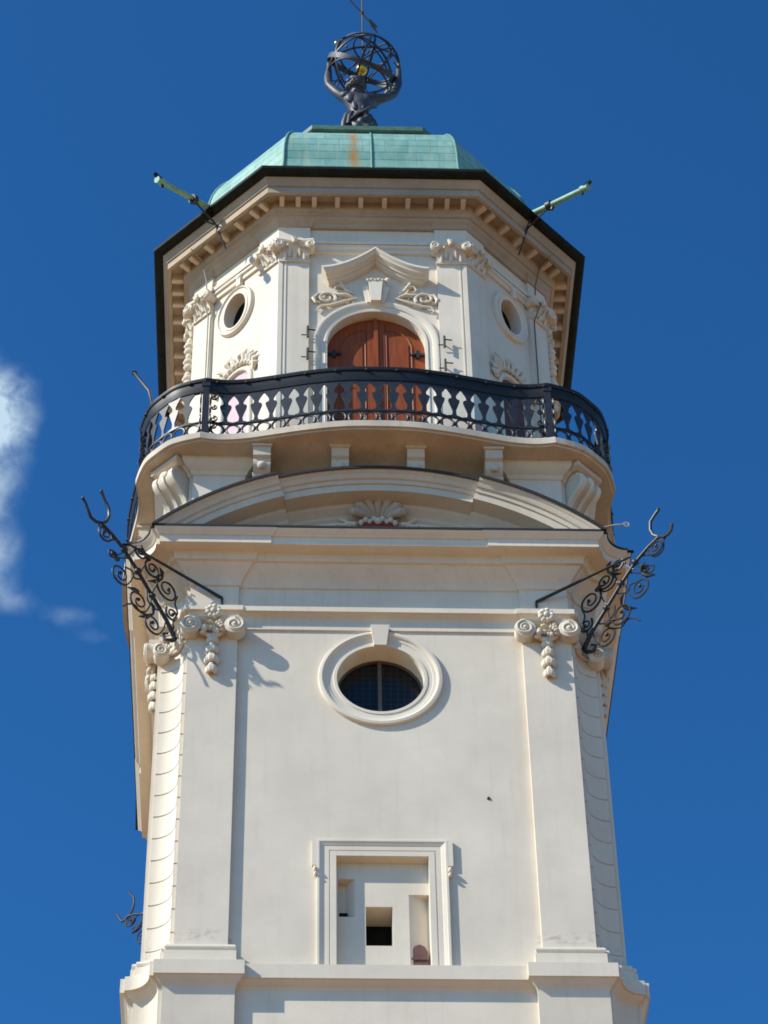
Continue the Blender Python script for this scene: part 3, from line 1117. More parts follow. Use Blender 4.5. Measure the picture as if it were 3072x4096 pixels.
for sg in (-1, 1):
    b = MB()
    rnd = random.Random(21 if sg < 0 else 22)
    cx = XD + sg * .78
    A = lambda x, z, y=-.05: (XD + sg * x, yf + y, z)
    b.tube([(XD + sg * q[0], yf - .05, q[1]) for q in [(.98 - .19 * cos(-.6 + 2.4 * pi * t) * (1 - .65 * t) - .03, 43.38 + .17 * sin(-.6 + 2.4 * pi * t) * (1 - .65 * t)) for t in [i / 26 for i in range(27)]]], taper(27, .038, .018), 7)
    b.tube([A(.36, 43.40), A(.5, 43.33), A(.68, 43.25), A(.88, 43.16), A(1.06, 43.13), A(1.13, 43.02), A(1.07, 42.95)], [.015, .03, .034, .034, .03, .022, .012], 7)
    b.tube([A(.42, 43.52), A(.55, 43.60), A(.62, 43.72), A(.74, 43.74), A(.80, 43.64), A(.74, 43.57)], [.015, .03, .038, .03, .022, .015], 7)
    b.tube([A(.44, 43.42), A(.58, 43.48), A(.72, 43.46), A(.80, 43.52)], [.02, .045, .045, .02], 7)
    b.tube([A(.62, 43.72), A(.68, 43.82), A(.62, 43.87)], [.04, .035, .015], 7)
    b.tube([A(1.0, 43.5), A(1.12, 43.48), A(1.2, 43.36), A(1.16, 43.24), A(1.08, 43.26)], [.02, .04, .045, .03, .02], 7)
    for i in range(16):
        b.ball(A(rnd.uniform(.42, 1.05), rnd.uniform(43.27, 43.6), -.015), (rnd.uniform(.02, .045), .035, rnd.uniform(.018, .035)), 7, 5)
    b.build('rocaille_scroll', M['orn'], arch, 50)
# hood mould
hp = []
for i in range(17):
    t = i / 16
    hp.append((t, 44.60 - .60 * (1 - (1 - t) ** 1.75)))
path = [(-x, z) for x, z in hp[:0:-1]] + hp
hprof = [(.0, .03), (.325, .03), (.33, -.02), (.31, -.045), (.29, -.06), (.27, -.10), (.235, -.115), (.19, -.13), (.175, -.155), (.125, -.16), (.115, -.19), (.075, -.215), (.03, -.225), (.0, -.225)]
b = MB()
rings = []
for x, z in path:
    rings.append([(XD + x * 1.05 * (1 - .14 * min(1, max(0, (.03 - dz) / .25))), yf - pj + .02 * (pj == 0), z + dz) for pj, dz in hprof])
b.loft(rings)
b.build('door_hood', M['trim'], TW, 25)

# door leaves
for sg in (-1, 1):
    b = MB()
    n = 14
    pl = [(XD + sg * .012, 38.64), (XD + sg * .93, 38.64)] + [(XD + sg * .93 * cos(pi / 2 * i / n), SPR + .93 * sin(pi / 2 * i / n)) for i in range(n)] + [(XD + sg * .012, SPR + .93)]
    b.prism(pl, -3.27, -3.22)
    # rails and stiles round a raised panel
    b.box(*sorted((XD + sg * .012, XD + sg * .17)), -3.295, -3.2705, 38.66, 42.93)
    b.tube([(XD + sg * .20, -3.275, 38.8), (XD + sg * .20, -3.275, 42.72)], .018, 6)
    b.tube([(XD + sg * .68, -3.275, 38.8), (XD + sg * .68, -3.275, 42.25), (XD + sg * .62, -3.275, 42.45), (XD + sg * .52, -3.275, 42.58), (XD + sg * .38, -3.275, 42.68), (XD + sg * .20, -3.275, 42.72)], .018, 6)
    b.box(*sorted((XD + sg * .26, XD + sg * .62)), -3.288, -3.2705, 38.9, 42.3)
    leaf = b.build('door_leaf', M['wood'], TW, 30)
    for z in (42.0, 40.1):
        hb = MB()
        x = XD + sg * .80
        hb.box(x - .14, x + .14, -3.315, -3.276, z - .03, z + .03)
        hb.box(x - .03, x + .03, -3.32, -3.276, z - .1, z + .1)
        hb.ball((x - sg * .1, -3.31, z), (.04, .03, .04))
        hb.build('hinge', M['iron'], leaf)
b = MB()
b.box(XD - .04, XD + .04, -3.34, -3.296, 38.66, 42.98)
b.build('cover_strip', M['wood'], TW)
# iron shutter pintles beside the arch
for x, z in ((-1.27, 42.25), (-1.27, 41.62), (1.33, 42.02), (1.33, 41.36)):
    b = MB()
    b.tube([(x, yf - .16, z - .16), (x, yf - .16, z + .16)], .022, 8)
    b.tube([(x, yf, z), (x, yf - .18, z)], .018, 8)
    b.tube([(x, yf - .14, z + .09), (x + .15, yf - .14, z + .07)], .014, 6)
    b.tube([(x, yf - .14, z - .07), (x - .12, yf - .14, z - .07)], .012, 6)
    b.build('iron_pintle', M['iron'], TW)

# ---- modillions, gutter, roof
b = MB()
b.loft([[(x * e, y, z) for x, y in ((-.05, -.215), (.05, -.215), (.05, .03), (-.05, .03))] for z, e in ((45.815, .86), (45.86, 1), (45.983, 1.1))])
mproto = None
for rot, ap, L, pw in FACES:
    pos = (-1.80, -1.48, -1.16, -.70, -.235, .235, .70, 1.16, 1.48, 1.80) if rot % 90 == 0 else (-1.12, -.86, -.43, 0, .43, .86, 1.12)
    if rot in (135, 180, 225):
        continue
    for t in pos:
        c, s = cos(radians(rot)), sin(radians(rot))
        y = -(ap + .275)
        loc = (t * c - y * s, t * s + y * c, 0)
        if mproto is None:
            mproto = b.build('modillion', M['corn'], TW)
            mproto.location = loc
        else:
            dup(mproto, TW, loc, radians(rot))
b = MB()
b.loft([oplan(d, d, z) for z, d in ((46.262, .60), (46.26, .665), (46.235, .68), (46.24, .78), (46.255, .83), (46.285, .865), (46.33, .875), (46.36, .865), (46.375, .83), (46.35, .78), (46.37, .5))])
b.build('gutter', M['gutter'], TW, 25)


def roof():
    rp = [(.75, 46.385), (.45, 46.62), (.15, 46.95), (-.06, 47.35), (-.15, 47.7), (-.165, 47.95), (-.175, 48.2), (-.20, 48.45), (-.25, 48.7), (-.32, 48.92), (-.42, 49.13), (-.55, 49.33), (-.73, 49.5), (-.95, 49.64), (-1.2, 49.74), (-1.5, 49.8)]
    me = bpy.data.meshes.new('roof')
    bm = bmesh.new()
    uvl = bm.loops.layers.uv.new('UVMap')

    def ring(d, z):
        out = []
        for rot, ap, L, pw in FACES:
            c, s = cos(radians(rot)), sin(radians(rot))
            x, y = -(L + d * T8), -(ap + d)
            out.append(bm.verts.new((x * c - y * s, x * s + y * c, z)))
        return out
    rr = [ring(d, z) for d, z in rp]
    vv = [0]
    for i in range(1, len(rp)):
        vv.append(vv[-1] + hypot(rp[i][0] - rp[i - 1][0], rp[i][1] - rp[i - 1][1]))
    for i in range(len(rp) - 1):
        for k in range(8):
            j = (k + 1) % 8
            f = bm.faces.new((rr[i][k], rr[i][j], rr[i + 1][j], rr[i + 1][k]))
            l0 = FACES[k][2] + rp[i][0] * T8
            l1 = FACES[k][2] + rp[i + 1][0] * T8
            off = k * 7.3
            for lp, uvv in zip(f.loops, ((off - l0, vv[i]), (off + l0, vv[i]), (off + l1, vv[i + 1]), (off - l1, vv[i + 1]))):
                lp[uvl].uv = uvv
            f.smooth = True
    bm.faces.new(rr[-1])
    bm.to_mesh(me)
    bm.free()
    me.materials.append(M['copper'])
    me.set_sharp_from_angle(angle=radians(28))
    ob = bpy.data.objects.new('roof', me)
    COL.objects.link(ob)
    ob.parent = TW
    # standing seams: hips and the middle of each long face
    b = MB()
    for rot, ap, L, pw in FACES:
        b.set(rot)
        b.tube([(-(L + d * T8), -(ap + d) - .005, z + .005) for d, z in rp], .028, 6)
        if rot % 90 == 0:
            b.tube([(.02, -(ap + d) - .006, z + .006) for d, z in rp], .022, 6)
    b.set(0)
    b.build('roof_seam', simple('seam_copper', (0.11, 0.25, 0.20), 0.55), ob, 60)
    return ob


rf = roof()
# upper step of the roof with its dark green edge
b = MB()
b.loft([oplan(d, d, z) for z, d in ((49.7, -1.45), (50.1, -1.72), (50.78, -1.78), (50.80, -1.60), (50.83, -1.57), (50.96, -1.57), (50.98, -1.62), (51.02, -2.2))])
b.build('roof_platform', M['plate'], TW, 25)

# lightning cables down the diagonal faces
for rot, t in ((-45, -.72), (45, .75)):
    b = MB(rot)
    ap = APD
    b.tube([(t, -ap - .60, 45.9), (t, -ap - .30, 45.80), (t, -ap - .14, 45.3), (t, -ap - .12, 44.9), (t, -ap - .25, 44.7), (t, -ap - .05, 44.3), (t - .03, -ap - .03, 38.6)], .014, 6)
    b.build('lightning_cable', simple('cable_grey', (0.30, 0.28, 0.22), 0.7) if rot < 0 else M['mull'], TW)

# ------------------------------------------------------------------ balcony railing
RL = empty('balcony_railing', (0, 0, 38.58))
tag(RL, 'black wrought iron railing with vase-shaped flat balusters round the curved balcony', 'railing')
OFF = (0, 0, -38.58)
K = .977


def seglen(pts):
    o = [0]
    for i in range(1, len(pts)):
        o.append(o[-1] + hypot(pts[i][0] - pts[i - 1][0], pts[i][1] - pts[i - 1][1]))
    return o


def atlen(pts, o, s):
    for i in range(1, len(pts)):
        if s <= o[i] or i == len(pts) - 1:
            t = (s - o[i - 1]) / (o[i] - o[i - 1])
            x = pts[i - 1][0] + (pts[i][0] - pts[i - 1][0]) * t
            y = pts[i - 1][1] + (pts[i][1] - pts[i - 1][1]) * t
            return x, y, atan2(pts[i][1] - pts[i - 1][1], pts[i][0] - pts[i - 1][0])


def sweep(mb, pts, prof, closed=False):
    """prof: (outward, z) swept along plan path"""
    n = len(pts)
    rings = []
    for i in range(n):
        a = pts[(i - 1) % n] if (closed or i > 0) else pts[i]
        b = pts[(i + 1) % n] if (closed or i < n - 1) else pts[i]
        tx, ty = b[0] - a[0], b[1] - a[1]
        l = hypot(tx, ty)
        nx, ny = ty / l, -tx / l
        rings.append([(pts[i][0] + nx * o, pts[i][1] + ny * o, z) for o, z in prof])
    if closed:
        rings.append(rings[0])
    mb.loft(rings, True, (not closed, not closed))


Kloop = [(x * K, y * K) for x, y in loop]
hr = MB(0, OFF)
sweep(hr, Kloop, [(-.13, 39.93), (.085, 39.93), (.10, 39.96), (.10, 40.0), (.075, 40.03), (-.10, 40.035), (-.13, 40.0)], True)
sweep(hr, Kloop, [(-.035, 39.72), (.03, 39.72), (.055, 39.80), (.065, 39.86), (.065, 39.928), (-.035, 39.928)], True)
o = seglen(Kloop + Kloop[:1])
s = .2
while s < o[-1]:
    x, y, an = atlen(Kloop + Kloop[:1], o, s)
    hr.ball((x + sin(an) * .075, y - cos(an) * .075, 39.925), (.045, .045, .03), 8, 5)
    s += .55
hr.build('handrail', M['black'], RL, 35)
br_ = MB(0, OFF)
for z0, z1 in ((38.585, 38.61), (38.905, 38.935)):
    sweep(br_, Kloop, [(-.02, z0), (.025, z0), (.025, z1), (-.02, z1)], True)
G = [(0, 0), (.03, .03), (.05, .085), (.10, .114), (.11, .108), (.125, .101), (.15, .109), (.22, .107), (.35, .081), (.5, .046), (.58, .032), (.63, .046), (.655, .088), (.70, .098), (.76, .095), (.85, .069), (.93, .035), (.97, .02), (1, 0)]
ZB, ZT = 38.935, 39.675
bal_cache = {}
for k in range(4):
    for seg, kind in ((fc, 'f'), (cc, 'c')):
        pts = [(x * K, y * K) for x, y in (r90(q, k) for q in seg)]
        o = seglen(pts)
        n = round((o[-1] - .18) / .283)
        P_ = (o[-1] - .18) / n
        if kind not in bal_cache:
            b = MB()
            hb = P_ / 2
            b.loft([[(-(hb - g_) - .001, -.014, t * (ZT - ZB)), (hb - g_ + .001, -.014, t * (ZT - ZB)), (hb - g_ + .001, .014, t * (ZT - ZB)), (-(hb - g_) - .001, .014, t * (ZT - ZB))] for t, g_ in G] +
                   [[(-hb - .001, -.014, 39.81 - ZB), (hb + .001, -.014, 39.81 - ZB), (hb + .001, .014, 39.81 - ZB), (-hb - .001, .014, 39.81 - ZB)]])
            bal_cache[kind] = (b, None)
        if k == 2:
            continue
        for i in range(n + 1):
            s = .09 + P_ * i
            if kind == 'c' and i in (0, n):
                pass
            x, y, an = atlen(pts, o, min(max(s, .001), o[-1] - .001))
            b, pr_ = bal_cache[kind]
            if i not in (0, n):
                if pr_ is None:
                    pr_ = b.build('baluster', M['rail'], RL)
                    bal_cache[kind] = (b, pr_)
                    pr_.location = (x, y, ZB - 38.58)
                    pr_.rotation_euler = (0, 0, an)
                else:
                    dup(pr_, RL, (x, y, ZB - 38.58), an)
            if i < n:
                s2 = .09 + P_ * (i + .0) + (P_ * .5 if kind == 'f' else P_ * .5)
                x, y, an = atlen(pts, o, s2)
                ct, st = cos(an), sin(an)
                for sh_ in (0,):
                    br_.tube([(x + .112 * cos(2 * pi * q / 18) * ct, y + .112 * cos(2 * pi * q / 18) * st, 38.757 + .132 * sin(2 * pi * q / 18)) for q in range(18)], .02, 6, True)
                s3 = .09 + P_ * i
                x, y, an = atlen(pts, o, max(.001, s3))
                ct, st = cos(an), sin(an)
                br_.tube([(x - .035 * ct, y - .035 * st, 38.757), (x + .035 * ct, y + .035 * st, 38.757)], .022, 6)
                for dz in (-1, 1):
                    br_.tube([(x - .08 * ct, y - .08 * st, 38.757 + dz * .145), (x, y, 38.757 + dz * .03), (x + .08 * ct, y + .08 * st, 38.757 + dz * .145)], .012, 5)
br_.build('ring_frieze', M['rail'], RL, 50)
# back run, out of sight: one piece
bk = MB(0, OFF)
for seg in (fc, cc):
    pts = [(x * K, y * K) for x, y in (r90(q, 2) for q in seg)]
    o = seglen(pts)
    n = round((o[-1] - .18) / .283)
    P_ = (o[-1] - .18) / n
    for i in range(1, n):
        x, y, an = atlen(pts, o, .09 + P_ * i)
        ct, st = cos(an), sin(an)
        hb = P_ / 2
        bk.loft([[(x + u * ct - v * st, y + u * st + v * ct, ZB + t * (ZT - ZB)) for u, v in ((-(hb - g_), -.014), (hb - g_, -.014), (hb - g_, .014), (-(hb - g_), .014))] for t, g_ in G] +
                [[(x + u * ct - v * st, y + u * st + v * ct, 39.81) for u, v in ((-hb, -.014), (hb, -.014), (hb, .014), (-hb, .014))]])
tag(bk.build('rear_balusters', M['rail'], RL), kind='stuff')
# corner posts with scrollwork cheeks
for k in range(4):
    for x, y in (fc[0], fc[-1]):
        px_, py_ = r90((x * K, y * K), k)
        b = MB(k * 90, OFF)
        x, y = (x * K * .985, y * K) if k % 2 == 0 else (x * K, y * K * .985)
        b.box(x - .058, x + .058, y - .06, y + .05, 38.585, 39.94)
        b.box(x - .08, x + .08, y - .08, y + .07, 38.585, 38.65)
        b.box(x - .075, x + .075, y - .075, y + .07, 39.82, 39.94)
        sg = -1 if x < 0 else 1
        for zc, r in ((39.55, .085), (39.28, .07), (38.98, .09), (38.78, .07)):
            for fx in (x - .09, x + .09):
                b.tube([(fx, y + r * cos(a) * .8, zc + r * 1.3 * sin(a)) for a in [2 * pi * i / 12 for i in range(12)]], .016, 5, True)
            xs = x - sg * .15
            b.tube(spiral((xs, y - .02, zc), r * .85, 1.3, pi / 2, sg, 18, .2), taper(18, .02, .012), 5)
        b.build('railing_post', M['rail'], RL, 40)

# ------------------------------------------------------------------ roof-level spouts
for rot, lab in ((-45, 'green copper rainwater spout jutting from the eave on the sunlit left'), (45, 'green copper rainwater spout jutting from the eave on the shaded right')):
    n_ = Vector((0, -1, 0))
    WS = empty('waterspout', (0, 0, 0))
    base = MB(rot).P((0, -4.60, 46.33))
    WS.location = base
    tag(WS, lab, 'waterspout', 'waterspouts at the eaves')
    f = lambda s_, z: (0, -s_, z)
    ofs = (0, 0, 0)

    def mk():
        b = MB(rot)
        return b
    z0, z1 = (46.40, 46.0)
    s0, s1 = 4.6, 6.05

    def pt(s_, dz=0):
        return (0, -s_, z0 + (z1 - z0) * (s_ - s0) / (s1 - s0) + dz)
    inv = Matrix.Translation(-Vector(base))
    b = mk()
    b.tube([pt(4.45), pt(5.2), pt(5.9)], [.065, .06, .055], 10)
    b.tube([pt(5.86), pt(5.9), pt(6.0), pt(6.05)], [.075, .085, .06, .075], 10)
    p1 = b.build('spout_pipe', M['plate'] if False else simple('spout_verdigris', (0.20, 0.36, 0.24), 0.55), WS, 40)
    b = mk()
    b.tube([pt(5.0), pt(5.1)], .10, 10)
    b.tube([pt(5.12, -.05), pt(5.1, -.16)], .03, 6)
    p2 = b.build('collar', M['iron'], WS, 40)
    b = mk()
    b.tube([pt(5.96, .03), pt(6.12, .16)], [.07, .04], 6)
    b.tube([pt(5.9, -.04), pt(5.88, -.14)], .025, 6)
    p3 = b.build('spout_flap', M['gutter'], WS, 40)
    b = mk()
    b.tube([pt(5.0, -.06), (0, -4.5, 46.08), (0, -4.35, 46.0), (0.02, -4.2, 45.86)], .022, 6)
    b.tube([(0, -4.45, 46.06), (.03, -4.15, 45.5)], .02, 6)
    b.tube([(-.12, -4.62, 46.08), (.14, -4.15, 46.0)], .018, 6)
    p4 = b.build('stay_rod', M['iron'], WS, 40)
    for p_ in (p1, p2, p3, p4):
        p_.data.transform(inv)

# ------------------------------------------------------------------ wrought-iron corner brackets


def crom3(p):
    a, m, c = p
    return [tuple((1 - t) ** 2 * a[k] + 2 * t * (1 - t) * m[k] + t * t * c[k] for k in range(3)) for t in [i / 8 for i in range(9)]]


def bracket(rot, lab, stay_x, dz=0.0):
    BR = empty('iron_bracket')
    base = Vector(MB(rot).P((0, -5.0, 34.5)))
    top = base + Vector((0, 0, dz))
    BR.location = top
    tag(BR, lab, 'bracket', 'wrought iron corner brackets')
    inv = Matrix.Translation(-base)
    parts = []
    Y = lambda s_, z, x=0.0: (x, -s_, z)
    b = MB(rot)
    b.tube([Y(4.95, 34.42), Y(5.15, 34.68), Y(5.5, 35.0), Y(5.85, 35.33), Y(6.2, 35.62), Y(6.5, 35.78), Y(6.74, 35.86)], [.045, .038, .034, .033, .033, .03, .028], 8)
    b.ball(Y(5.5, 35.0), .065, 8, 6)
    b.ball(Y(5.86, 35.34), .07, 8, 6)
    b.ball(Y(6.2, 35.62), .07, 8, 6)
    b.tube([Y(4.9, 34.45), Y(5.0, 34.30), Y(5.16, 34.22), Y(5.2, 34.33), Y(5.1, 34.40)], [.04, .04, .03, .025, .02], 7)
    parts.append(b.build('bracket_arm', M['iron'], BR, 50))
    b = MB(rot)
    short = dz == -.15
    op = [(6.73, 35.88), (6.85, 35.80), (6.94, 35.79), (7.01, 35.84), (7.03, 35.90), (7.04, 35.95)] if short else [(6.73, 35.88), (6.88, 35.81), (6.99, 35.83), (7.08, 35.97), (7.13, 36.07), (7.20, 36.14)]
    b.tube([Y(*q) for q in op], [.03, .03, .028, .03, .034, .03] if short else [.03, .03, .028, .027, .024, .027], 7)
    b.tube([Y(6.73, 35.88), Y(6.64, 35.98), Y(6.59, 36.14), Y(6.61, 36.32), Y(6.72, 36.42 if short else 36.46), Y(6.80, 36.47 if short else 36.58)], [.03, .03, .028, .028, .026, .03], 7)
    b.ball(Y(6.805, 36.49 if short else 36.6), .034, 7, 5)
    b.ball(Y(*op[-1]), .034, 7, 5)
    parts.append(b.build('fork', M['iron'], BR, 50))
    SC = [(6.66, 35.68, .16, 1.6, .3, 1), (6.42, 35.36, .08, 1.3, 2.4, -1), (6.24, 35.0, .21, 1.6, .8, 1), (5.80, 34.68, .22, 1.6, .8, 1), (5.45, 34.38, .20, 1.6, .8, 1),
          (5.82, 35.82, .14, 1.5, 3.6, -1), (5.53, 35.62, .18, 1.6, 3.6, -1), (5.17, 35.38, .25, 1.7, 3.7, -1), (5.03, 34.90, .15, 1.6, 3.7, -1)]
    for s_, z, r, tn, st, hd in SC:
        b = MB(rot)
        nn_ = 30
        sp = [(0, -(s_ + r * (1 - .84 * t ** 1.25) * cos(st + hd * 2 * pi * tn * t + pi)), z + r * (1 - .84 * t ** 1.25) * sin(st + hd * 2 * pi * tn * t + pi)) for t in [i / (nn_ - 1) for i in range(nn_)]]
        b.tube(sp, taper(nn_, .021, .015), 6)
        b.ball(sp[-1], .036, 7, 5)
        # nearest point on the arm, joined by a short tendril
        zz = 34.5 + (s_ - 4.98) * .84
        sa = max(4.98, min(6.6, s_ + (z - zz) * .55))
        za = 34.47 + (sa - 4.98) * .86
        b.tube(crom3([sp[0], (0.0, (sp[0][1] - sa) / 2 + .05, (sp[0][2] + za) / 2 - .04), Y(sa, za)]), .014, 6)
        parts.append(b.build('scroll', M['iron'], BR, 50))
    for pth in (((5.0, 34.55), (5.02, 34.75), (4.93, 34.95), (5.0, 35.15), (4.95, 35.35)), ((5.35, 35.62), (5.45, 35.45), (5.62, 35.42), (5.75, 35.55), (5.68, 35.75), (5.85, 35.95)),
                ((5.3, 34.78), (5.45, 34.72), (5.62, 34.80), (5.66, 34.98)), ((5.75, 35.2), (5.95, 35.10), (6.02, 35.22), (6.18, 35.2)), ((6.05, 35.5), (6.25, 35.36), (6.5, 35.22), (6.56, 35.32), (6.48, 35.38)),
                ((6.35, 35.70), (6.5, 35.62), (6.62, 35.5), (6.78, 35.55), (6.82, 35.75), (6.88, 35.80)), ((5.55, 34.5), (5.75, 34.42), (5.9, 34.5), (6.05, 34.42), (6.15, 34.3))):
        b = MB(rot)
        b.tube([Y(q0, q1, .03) for q0, q1 in crom(list(pth), 5)], .016, 6)
        parts.append(b.build('tendril', M['iron'], BR, 50))
    for s_, z, dx in ((5.82, 34.86, .14), (5.45, 34.62, -.13), (6.3, 35.3, .1), (5.3, 35.55, -.12), (5.6, 35.80, .1)):
        b = MB(rot)
        b.tube([Y(s_, z), Y(s_ + .08, z - .08, dx * .5), Y(s_ + .22, z - .12, dx)], [.02, .045, .008], 6)
        b.tube([Y(s_, z), Y(s_ + .05, z + .09, -dx * .4), Y(s_ + .16, z + .10, -dx * .8)], [.02, .035, .008], 6)
        parts.append(b.build('iron_leaf', M['iron'], BR, 50))
    for p_ in parts:
        p_.data.transform(inv)
    if stay_x is not None:
        for sg in stay_x:
            b = MB()
            tip = Vector(MB(rot).P((0, -6.1, 35.82)))
            wall = Vector((sg * 2.70, -3.775, 35.08 - dz))
            b.tube([tuple(wall), tuple(wall + (tip - wall) * .5), tuple(tip)], [.03, .026, .02], 8)
            b.tube([(sg * 2.70, -3.75, 35.08 - dz), (sg * 2.70, -3.80, 35.06 - dz), (sg * 2.70, -3.80, 34.88 - dz)], .022, 6)
            o_ = b.build('stay_rod', M['iron'], BR, 50)
            o_.data.transform(inv)
    return BR


bracket(-45, 'black wrought iron forked bracket at the sunlit left corner, beside the scrolled capital', (-1,))
bracket(45, 'black wrought iron forked bracket at the shaded right corner under the cornice', (1,), -.15)
rb = bracket(-135, 'small dark iron forked bracket peeking out from behind the lower left edge of the tower', None, -1.0)
rb.scale = (.8, .8, .8)
# loose iron spikes at the edges
for nm, pts, lab, r in (('iron_spike', ((-4.10, -3.62, 39.98), (-4.16, -3.4, 40.5), (-4.22, -3.3, 40.86), (-4.52, -3.3, 41.36)), 'thin dark iron spike sticking out left of the balcony handrail', .03),
                        ('iron_hook', ((3.80, -4.0, 36.22), (3.89, -4.0, 36.68), (4.16, -4.0, 36.76), (4.36, -4.0, 36.78)), 'pale thin iron hook poking out beyond the right end of the pediment', .02)):
    b = MB()
    base = Vector(pts[0])
    b.tube([tuple(Vector(q) - base) for q in pts], r, 7)
    e = Vector(pts[-1]) - base
    b.tube([(e.x + .05 * cos(a), e.y, e.z + .05 * sin(a)) for a in [2 * pi * i / 12 for i in range(12)]], .014, 5, True)
    ob = b.build(nm, M['iron'] if 'spike' in nm else M['pale'], None, 50)
    ob.location = base
    tag(ob, lab, 'iron spike' if 'spike' in nm else 'iron hook')

# ------------------------------------------------------------------ statue, globe, vane
ST = empty('bronze_statue', (-.12, -.25, 51.0))
tag(ST, 'dark metal bare-backed man on the roof holding up a ringed globe', 'statue')
SO = Vector((-.12, -.25, 51.0))
# pedestal
b = MB()
b.loft([[(x * s_, y * s_, z) for x, y in ((-.5, -.5), (.5, -.5), (.5, .5), (-.5, .5))] for z, s_ in ((-.05, 1.2), (.12, 1.2), (.14, 1.0), (1.2, .92), (1.25, 1.1), (1.42, 1.1))])
b.build('pedestal', M['plate'], ST)


def skin_obj(name, verts, edges, rad, mat, parent, root=0, sub=2):
    me = bpy.data.meshes.new(name)
    me.from_pydata([tuple(v) for v in verts], edges, [])
    ob = bpy.data.objects.new(name, me)
    COL.objects.link(ob)
    ob.parent = parent
    md = ob.modifiers.new('skin', 'SKIN')
    md.use_smooth_shade = True
    if not me.skin_vertices:
        me.skin_vertices.new()
    for i, r in enumerate(rad):
        me.skin_vertices[0].data[i].radius = (r, r) if not isinstance(r, tuple) else r
    me.skin_vertices[0].data[root].use_root = True
    sb = ob.modifiers.new('sub', 'SUBSURF')
    sb.levels = sub
    sb.render_levels = sub
    me.materials.append(mat)
    return ob


V, Ed, Rd = [], [], []


def jt(p, r, prev=None):
    V.append(Vector(p) - SO)
    Rd.append(r)
    if prev is not None:
        Ed.append((prev, len(V) - 1))
    return len(V) - 1


pel = jt((-.11, -.22, 53.36), (.26, .22))
wst = jt((-.12, -.24, 53.56), (.215, .175), pel)
rib = jt((-.12, -.27, 53.82), (.27, .20), wst)
chs = jt((-.12, -.30, 54.06), (.31, .20), rib)
nkb = jt((-.14, -.31, 54.26), (.15, .13), chs)
nck = jt((-.165, -.34, 54.34), .125, nkb)
hd0 = jt((-.18, -.36, 54.47), (.17, .18), nck)
hd1 = jt((-.185, -.37, 54.62), (.19, .20), hd0)
hd2 = jt((-.185, -.36, 54.76), .13, hd1)
# arms
ls = jt((-.40, -.29, 54.20), .135, chs)
lu = jt((-.61, -.26, 54.46), .13, ls)
le = jt((-.80, -.20, 54.82), .095, lu)
lf_ = jt((-.82, -.10, 55.18), .115, le)
lw = jt((-.79, -.06, 55.74), .062, lf_)
lh = jt((-.79, -.03, 55.92), .07, lw)
rs = jt((.18, -.29, 54.15), .14, chs)
ru = jt((.40, -.26, 54.27), .125, rs)
re = jt((.68, -.20, 54.50), .10, ru)
rf_ = jt((.80, -.10, 55.02), .105, re)
rw = jt((.83, -.06, 55.56), .065, rf_)
rh = jt((.83, -.03, 55.74), .07, rw)
# legs
for sg, kx in ((-1, .02), (1, .0)):
    hp_ = jt((-.11 + sg * .16, -.20, 53.18), .19, pel)
    kn = jt((-.12 + sg * .22, -.30 + .04 * sg, 52.90), .14, hp_)
    cf = jt((-.12 + sg * .22, -.20, 52.70), .11, kn)
    an_ = jt((-.12 + sg * .22, -.18, 52.50), .07, cf)
    jt((-.12 + sg * .23, -.34, 52.455), .05, an_)
body = skin_obj('body', V, Ed, Rd, M['bronze'], ST, pel)
# fingers: four and a thumb on each hand, curled on the globe
for sg, hx, hz in ((-1, -.79, 55.92), (1, .83, 55.74)):
    for i in range(5):
        v, e_, r_ = [], [], []
        if i < 4:
            oy = -.065 + .043 * i
            L = (.15, .175, .165, .13)[i]
            pts = [(hx, -.03 + oy, hz + .02), (hx - sg * .0, -.03 + oy * 1.1, hz + .02 + L * .55), (hx - sg * .05, -.03 + oy * 1.15, hz + .02 + L)]
        else:
            pts = [(hx - sg * .02, -.10, hz - .03), (hx - sg * .07, -.15, hz + .04), (hx - sg * .13, -.16, hz + .09)]
        for q in pts:
            v.append(Vector(q) - SO)
        skin_obj('finger', v, [(0, 1), (1, 2)], [.024, .021, .016], M['bronze'], ST, 0, 1)
# muscle and face relief as separate small forms, joined to the back
b = MB(0, (-SO.x, -SO.y, -SO.z))
for x, y, z, r in ((-.30, -.42, 54.06, (.13, .08, .17)), (.05, -.42, 54.04, (.13, .08, .17)), (-.21, -.41, 53.82, (.08, .06, .2)), (-.02, -.41, 53.80, (.08, .06, .2)),
                   (-.42, -.36, 54.24, (.13, .10, .11)), (.2, -.36, 54.21, (.14, .10, .11)), (-.16, -.40, 54.32, (.14, .08, .09))):
    b.ball((x, y, z), r, 14, 9)
b.build('back_muscles', M['bronze'], ST, 80)
b = MB(0, (-SO.x, -SO.y, -SO.z))
rnd = random.Random(9)
for i in range(80):
    a, ph = rnd.uniform(0, 2 * pi), rnd.uniform(-.9, 1.45)
    if ph < -.2 and sin(a) > .3:
        continue
    cp = cos(ph)
    b.ball((-.185 + .185 * cp * cos(a), -.37 + .195 * cp * sin(a), 54.60 + .17 * sin(ph)), (.075, .075, .065), 9, 7)
b.build('hair', M['bronze'], ST, 80)
b = MB(0, (-SO.x, -SO.y, -SO.z))   # the face, turned up and away to the globe
for dx, dy, dz, r in ((0, .19, .0, (.03, .05, .05)), (-.06, .16, .04, (.03, .02, .018)), (.06, .16, .04, (.03, .02, .018)), (0, .16, -.09, (.05, .03, .02)), (-.16, .0, .0, (.02, .04, .05)), (.16, .0, .0, (.02, .04, .05))):
    b.ball((-.17 + dx, -.36 + dy, 54.52 + dz), r, 8, 6)
b.build('face', M['bronze'], ST, 80)
